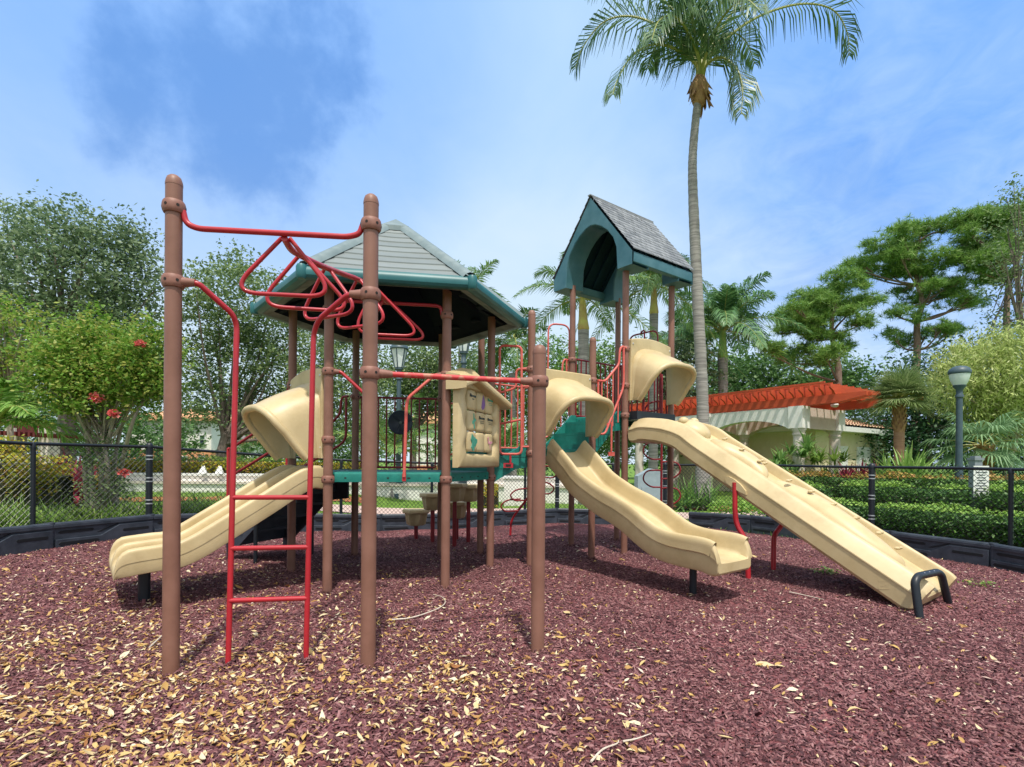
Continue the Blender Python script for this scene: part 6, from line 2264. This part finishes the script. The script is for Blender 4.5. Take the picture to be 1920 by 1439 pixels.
hedge('clipped_hedge', 'long clipped green hedge right behind the right-hand fence', [at(1480, 10.6), at(1570, 9.75), at(1680, 8.75), at(1800, 8.0), at(1920, 7.4), at(2010, 6.9)], .95, .56, HEDGE_SHADED, .055, 2800, top_leaf=HEDGE2)
hedge('clipped_hedge', 'second, lighter green clipped hedge one row back on the right', [at(1590, 12.4), at(1700, 11.6), at(1820, 10.9), at(1960, 10.2)], 1.3, .80, HEDGE_SHADED, .065, 1700, top_leaf=HEDGE2)
hedge('clipped_hedge', 'orange-tipped hedge in the third row back on the right', [at(1470, 14.6), at(1600, 14.2), at(1740, 13.6), at(1880, 13.0), at(1990, 12.5)], 1.1, .96, HEDGE_SHADED, .08, 1000, top_leaf=TIPS)
hedge('clipped_hedge', 'rounded green shrub row left of the thick fence post, beside the climbing slide', [at(1440, 13.2), at(1500, 12.9), at(1560, 12.6)], 1.2, .74, HEDGE_SHADED, .075, 1200, top_leaf=HEDGE2)
hedge('shrub', 'small loose green shrubs behind the border beside the red slide leg', [at(1335, 11.5), at(1400, 11.1), at(1470, 10.7)], .7, .42, HEDGE2, .07, 900, core=False, cat='shrub')
hedge('croton_hedge', 'clipped yellow-green hedge showing above the low white wall', [at(170, 19.2), at(300, 19.2), at(420, 19.0), at(540, 18.8), at(700, 18.6)], .9, 1.05, CROT, .10, 700, top_leaf=LIME)
hedge('croton_shrub', 'rounded yellow croton bush just behind the fence at the left edge', [at(28, 9.3), at(95, 9.5), at(128, 9.6)], 1.0, .95, CROT, .085, 900, cat='shrub', top_leaf=CROT, z0=.05)
hedge('croton_shrub', 'low yellow croton bushes in front of the wall, right of the left fence post', [at(90, 11.6), at(150, 11.8), at(215, 12.0)], .9, .62, CROT, .09, 800, cat='shrub', z0=.02)
hedge('shrub', 'tall yellow-leaved shrub cut off by the left edge', [at(-40, 9.6), at(8, 9.6), at(30, 9.8)], .9, 1.35, CROT, .085, 800, cat='shrub')
hedge('clipped_hedge', 'yellow-green shrub in front of the white block, under the middle deck', [at(905, 14.6), at(935, 14.6)], .8, .60, CROT, .08, 900, cat='shrub')


def rosettes(name, label, spots, nb, ln, wid, m, spread=.9, cat='plant', droop=.6, stuff=False, up=.7, group=None):
    V, F = [], []
    for (x, y, s, *zz) in spots:
        g = gz(x, y) + (zz[0] if zz else 0)
        for k in range(nb):
            az = random.random() * 6.283
            el = random.uniform(up - spread / 2, up + spread / 2)
            d = Vector((math.cos(az) * math.cos(el), math.sin(az) * math.cos(el), math.sin(el)))
            L_ = ln * s * random.uniform(.7, 1.15)
            sd_ = d.cross(Vector((0, 0, 1)))
            sd_ = sd_.normalized() * wid * s / 2 if sd_.length > .01 else Vector((wid / 2, 0, 0))
            p = Vector((x + random.uniform(-.05, .05) * s, y + random.uniform(-.05, .05) * s, g + .02))
            b = p + d * L_ * .55
            d2 = (d + Vector((0, 0, -droop * random.uniform(.5, 1.4)))).normalized()
            e = b + d2 * L_ * .45
            q_ = len(V)
            V += [p + sd_ * .7, p - sd_ * .7, b + sd_, b - sd_, e + sd_ * .1, e - sd_ * .1]
            F += [(q_, q_ + 1, q_ + 3, q_ + 2), (q_ + 2, q_ + 3, q_ + 5, q_ + 4)]
    o_ = np_mesh(name, np.array([tuple(v) for v in V]), np.array(F), m)
    tag(o_, label, cat, group, 'stuff' if stuff else None)
    return o_


x, y = at(1700, 14.9)
rosettes('spiky_plant', 'big bright green spiky rosette plant below the cabbage palm', [(x, y, 1.0), (x - .45, y + .1, .9), (x + .5, y, .9), (x + .1, y - .3, .8, .3), (x, y, .9, .35)], 70, 1.7, .085, leafmat('spiky_leaf', (.14, .28, .05), (.24, .40, .09), (.40, .54, .17)), spread=1.5, droop=.5, up=.75)
x, y = at(1606, 17)
rosettes('cordyline', 'dark red cordyline beside the right pergola column', [(x + 0.5 * math.cos(2.4 * k) * (k / 7) ** .5, y + 0.5 * math.sin(2.4 * k) * (k / 7) ** .5, 0.75 * (.8 + .2 * (k % 3) / 2), .7 + .75 * ((k * 7) % 7) / 7) for k in range(7)], 26, .95, .10, TI, spread=1.5, droop=.6, up=.75)
x, y = at(1478, 17.8)
rosettes('leafy_plant', 'green strap-leaved plant in front of the left of the two near pergola columns', [(x + 0.8 * math.cos(2.4 * k) * (k / 12) ** .5, y + 0.8 * math.sin(2.4 * k) * (k / 12) ** .5, 0.8 * (.8 + .2 * (k % 3) / 2), .6 + 1.25 * ((k * 7) % 12) / 12) for k in range(12)], 26, .85, .10, MID, spread=1.6, droop=.7, up=.65)
x, y = at(1535, 18.6)
rosettes('leafy_plant', 'green strap-leaved plant between the two near pergola columns', [(x + 0.8 * math.cos(2.4 * k) * (k / 14) ** .5, y + 0.8 * math.sin(2.4 * k) * (k / 14) ** .5, 0.8 * (.8 + .2 * (k % 3) / 2), .6 + 1.45 * ((k * 7) % 14) / 14) for k in range(14)], 26, .85, .10, LIME, spread=1.6, droop=.7, up=.65)
x, y = at(1785, 14.5)
rosettes('leafy_plant', 'dark strap-leaved plants behind the white sign on the right', [(x + .3 * k, y - .1 * k, .9 + .1 * (k % 2)) for k in range(8)], 26, .95, .08, MID, spread=1.2, droop=.6)
x, y = at(1275, 14.3)
rosettes('leafy_plant', 'loose green grassy plants between the vine climber and the palm trunk', [(x + .28 * k, y + .1 * (k % 3), .9) for k in range(4)], 40, 1.15, .05, MID, spread=1.3, droop=.7)
for px, Y, lab in ((120, 11.2, 'dark red ti plant behind the first left fence post'), (140, 12.3, 'dark red ti plant in front of the left wall, by the crape myrtle stems')):
    x, y = at(px, Y)
    rosettes('ti_plant', lab, [(x, y, 1.0), (x + .25, y, .9), (x - .2, y + .1, .9)], 34, 1.15, .10, TI, spread=1.1, droop=.5, up=.95)
# lily turf tufts along the outside of the left fence
sp_ = []
for k in range(72):
    f = random.random()
    px = 20 + 310 * f
    Y = 7.0 + 1.3 * f + random.uniform(-.1, .9)
    if 0 < f < 1:
        x, y = at(px, Y); sp_.append((x - .25, y + .05, random.uniform(.7, 1.1)))
for k in range(46):
    px = 320 + random.random() * 170
    x, y = at(px, 8.9 + (px - 320) / 170 * .9 + random.uniform(0, .9)); sp_.append((x, y + .15, random.uniform(.6, 1.0)))
rosettes('lily_turf', 'long green lily turf tufts along the outside of the left fence', sp_, 46, .48, .018, GRASS, spread=1.1, droop=.9, cat='grass', stuff=True, up=.9)
# mown grass blades near the fence and along the walk
n = 30000
xs = rng.uniform(-12, 14, n); ys = rng.uniform(8.5, 24, n)
keep = ~inside(PLAY, xs, ys)
xs, ys = xs[keep], ys[keep]
keep = np.abs(ys - np.interp(xs, [-13, -9, -5, 0, 2.8, 6, 9, 15], [7.2, 10.2, 12.3, 13.4, 12.6, 13.2, 15, 17])) > 1.0
xs, ys = xs[keep], ys[keep]
C = np.stack([xs, ys, ground_z(xs, ys) + .015], 1)
o = leaves_mesh('grass_blades', C, .10, GRASS, None, aspect=7, up=.0, outward=np.array([[0, 0, 1.1]]))
tag(o, 'short bright green lawn grass beyond the fence', 'grass', kind='stuff')
# ================================================================== loose mulch, leaves and twigs
def chips(name, n, ymax, size, m, dens=None, zoff=.0, aspect=2.6, tilt=.45, bend=.0, ymin=1.2):
    """flat slivers lying on the mulch; more of them close by"""
    ys = ymin + (ymax - ymin) * rng.random(n) ** 1.15
    xs = (rng.random(n) * 2 - 1) * (ys * 1.06 + .4)
    k = inside(PLAY, xs, ys)
    xs, ys = xs[k], ys[k]
    if dens is not None:
        k = rng.random(len(xs)) < dens(xs, ys)
        xs, ys = xs[k], ys[k]
    n = len(xs)
    az = rng.random(n) * 2 * math.pi
    d = np.stack([np.cos(az), np.sin(az), tilt * rng.normal(size=n)], 1); d /= np.linalg.norm(d, axis=1, keepdims=True)
    up = np.stack([tilt * rng.normal(size=n), tilt * rng.normal(size=n), np.ones(n)], 1)
    s = np.cross(up, d); s /= np.linalg.norm(s, axis=1, keepdims=True)
    nr = np.cross(d, s)
    L_ = (size * np.exp(.35 * rng.normal(size=n)))[:, None]; W_ = L_ / (aspect * (.7 + .6 * rng.random(n)))[:, None]
    C = np.stack([xs, ys, ground_z(xs, ys) + zoff + .006 * rng.random(n)], 1)
    b = bend * L_ * rng.normal(size=(n, 1))
    return C, d, s, nr, L_, W_, b


# shredded chips: little four-sided slivers with thickness
C, d, s, nr, L_, W_, b = chips('c', 170000, 9.0, .0225, None, zoff=.002)
# a little heap of chips round the foot of every post
for q_ in (pA, pB, pC, pD, pE, pF, pG, pH, pJ, pK, pL, pM, pN, p1, p2, p3, ll, rl):
    k_ = 90
    th_ = rng.random(k_) * 6.283; rr_ = (.018 if q_ in (ll, rl) else .044) + .075 * rng.random(k_) ** 1.6
    x_, y_ = q_.x + np.cos(th_) * rr_, q_.y + np.sin(th_) * rr_
    i_ = rng.integers(0, len(C), k_)
    C = np.concatenate([C, np.stack([x_, y_, ground_z(x_, y_) + .004 + .030 * rng.random(k_) * np.clip(1 - (rr_ - .04) / .08, 0, 1)], 1)])
    d = np.concatenate([d, d[i_]]); s = np.concatenate([s, s[i_]]); nr = np.concatenate([nr, nr[i_]])
    L_ = np.concatenate([L_, L_[i_]]); W_ = np.concatenate([W_, W_[i_]])
T_ = .0035
n = len(C)
V = np.stack([C - d * L_ / 2 - s * W_ * .35, C - d * L_ / 2 + s * W_ * .3, C + d * L_ / 2 + s * W_ * .25, C + d * L_ / 2 - s * W_ * .3,
              C - d * L_ * .45 - s * W_ * .2 + nr * T_, C - d * L_ * .42 + s * W_ * .2 + nr * T_ * 1.6, C + d * L_ * .45 + s * W_ * .15 + nr * T_, C + d * L_ * .42 - s * W_ * .2 + nr * T_ * 1.5], 1).reshape(-1, 3)
q = np.arange(n)[:, None] * 8
F = np.concatenate([q + np.array([[4, 5, 6, 7]]), q + np.array([[0, 1, 5, 4]]), q + np.array([[1, 2, 6, 5]]), q + np.array([[2, 3, 7, 6]]), q + np.array([[3, 0, 4, 7]])])
CHIP = mat('mulch_chip', (.052, .021, .025), (.155, .057, .064), col3=(.32, .165, .163), island=True, rough=.75, spec=.3, dirt=.75)
o = np_mesh('mulch_chips', V, F, CHIP)
tag(o, 'loose reddish purple shredded rubber mulch', 'mulch', kind='stuff')

# fallen leaves: thick drifts front left, thinning to the right and back
def leafdens(x, y):
    base = .05 + .95 * sstep(1.1, -1.0, x - .10 * (y - 2)) * sstep(5.2, 2.6, y)
    base = np.maximum(base, .34 * sstep(1.8, -.8, x) * sstep(7.5, 4.0, y))
    base = np.maximum(base, .55 * sstep(.95, .2, np.hypot(x - .15, (y - 2.75) * 1.3)))
    base = np.maximum(base, .10 * sstep(3.0, .5, x) * sstep(4, 2, y))
    nz = .5 + .5 * np.sin(x * 4.1 + 1.3 * np.sin(y * 3.3)) * np.sin(y * 3.7 + 1.1 * np.sin(x * 2.9 + 1))
    return base * (.30 + .95 * nz ** 1.3)


C, d, s, nr, L_, W_, b = chips('l', 64000, 8.5, .036, None, leafdens, zoff=.010, aspect=3.2, tilt=.30, bend=.16, ymin=1.4)
n = len(C)
cur = .12 * L_ * (.3 + rng.random((n, 1)))
V = np.stack([C - d * L_ / 2 + nr * b, C - d * L_ * .12 + s * W_ / 2 + nr * cur * .6, C + d * L_ * .15 + s * W_ * .45 + nr * cur * .6, C + d * L_ / 2 + nr * b,
              C + d * L_ * .15 - s * W_ * .45 + nr * cur * .6, C - d * L_ * .12 - s * W_ / 2 + nr * cur * .6, C - d * L_ * .12, C + d * L_ * .15], 1).reshape(-1, 3)
q = np.arange(n)[:, None] * 8
F = np.concatenate([q + np.array([[0, 6, 1, 1]])[:, [0, 1, 2, 2]] for _ in range(0)] + [q + np.array([[0, 6, 7, 1]]) * 0 + np.array([[1, 6, 7, 2]]), q + np.array([[6, 5, 4, 7]])])
F3 = np.concatenate([q + np.array([[0, 6, 1]]), q + np.array([[0, 5, 6]]), q + np.array([[2, 7, 3]]), q + np.array([[7, 4, 3]]),
                     q + np.array([[1, 6, 7]]), q + np.array([[1, 7, 2]]), q + np.array([[6, 5, 4]]), q + np.array([[6, 4, 7]])])
DRY = mat('dry_leaf', (.30, .13, .045), (.58, .39, .13), col3=(.74, .66, .46), island=True, rough=.6, spec=.3, transl=.15)
o = np_mesh('fallen_leaves', V, F3, DRY)
tag(o, 'scattered dry yellow and tan leaves on the mulch', 'leaf litter', kind='stuff')
# pale bits far off
C, d, s, nr, L_, W_, b = chips('p', 9000, 10.5, .024, None, lambda x, y: .6 + 0 * x, zoff=.010, aspect=3.2, tilt=.3, ymin=2.5)
n = len(C)
V = np.stack([C - d * L_ / 2, C + s * W_ / 2, C + d * L_ / 2, C - s * W_ / 2 + nr * .004], 1).reshape(-1, 3)
o = np_mesh('bark_flecks', V, np.arange(4 * n).reshape(-1, 4), mat('pale_fleck', (.34, .17, .15), (.52, .38, .30), col3=(.66, .56, .45), island=True, rough=.7))
tag(o, 'small pale wood flecks sprinkled over the mulch', 'mulch', kind='stuff')

STICK = mat('bleached_stick', (.48, .40, .31), (.62, .56, .47), rough=.85, scale=30, stretch=(1, 1, 1))
sticks = [([(735, 1166), (772, 1163), (815, 1150), (834, 1138), (830, 1126), (812, 1120)], .006, 'curved pale twig lying between the middle front post and the right front post'),
          ([(1108, 1434), (1130, 1412), (1156, 1402), (1160, 1396)], .005, 'bent white stick at the bottom edge, just right of centre'),
          ([(1168, 1398), (1195, 1393), (1221, 1384)], .0045, 'short straight white stick at the bottom, right of the bent stick'),
          ([(280, 1218), (310, 1190), (330, 1170)], .005, 'thin pale twig left of the tall front post'),
          ([(1480, 1113), (1520, 1122), (1545, 1128)], .005, 'thin tan twig under the climbing slide')]
for pth, r_, lab in sticks:
    P_ = []
    for x, y in pth:
        u, v = ray(x, y); Y = EYE / v
        P_.append(Vector((u * Y, Y, gz(u * Y, Y) + .022)))
    mb = MB(); c = catmull(P_, 5); mb.tube(c, [r_ * (1 - .6 * i / len(c)) for i in range(len(c))], 6)
    tag(mb.build('twig', STICK, None), lab, 'twig')
# weeds
for (px, py, k, lab) in ((1550, 1076, 9, 'low yellow-green weed under the climbing slide'), (1835, 1095, 6, 'small yellow-green weed right of the black slide stand')):
    u, v = ray(px, py); Y = EYE / v
    C = np.array([[u * Y, Y, gz(u * Y, Y) + .03]]) + rng.normal(size=(k * 12, 3)) * np.array([.09, .07, .012])
    tag(leaves_mesh('weed', C, .03, LIME, None, aspect=1.5, up=1.0), lab, 'weed', kind='stuff')
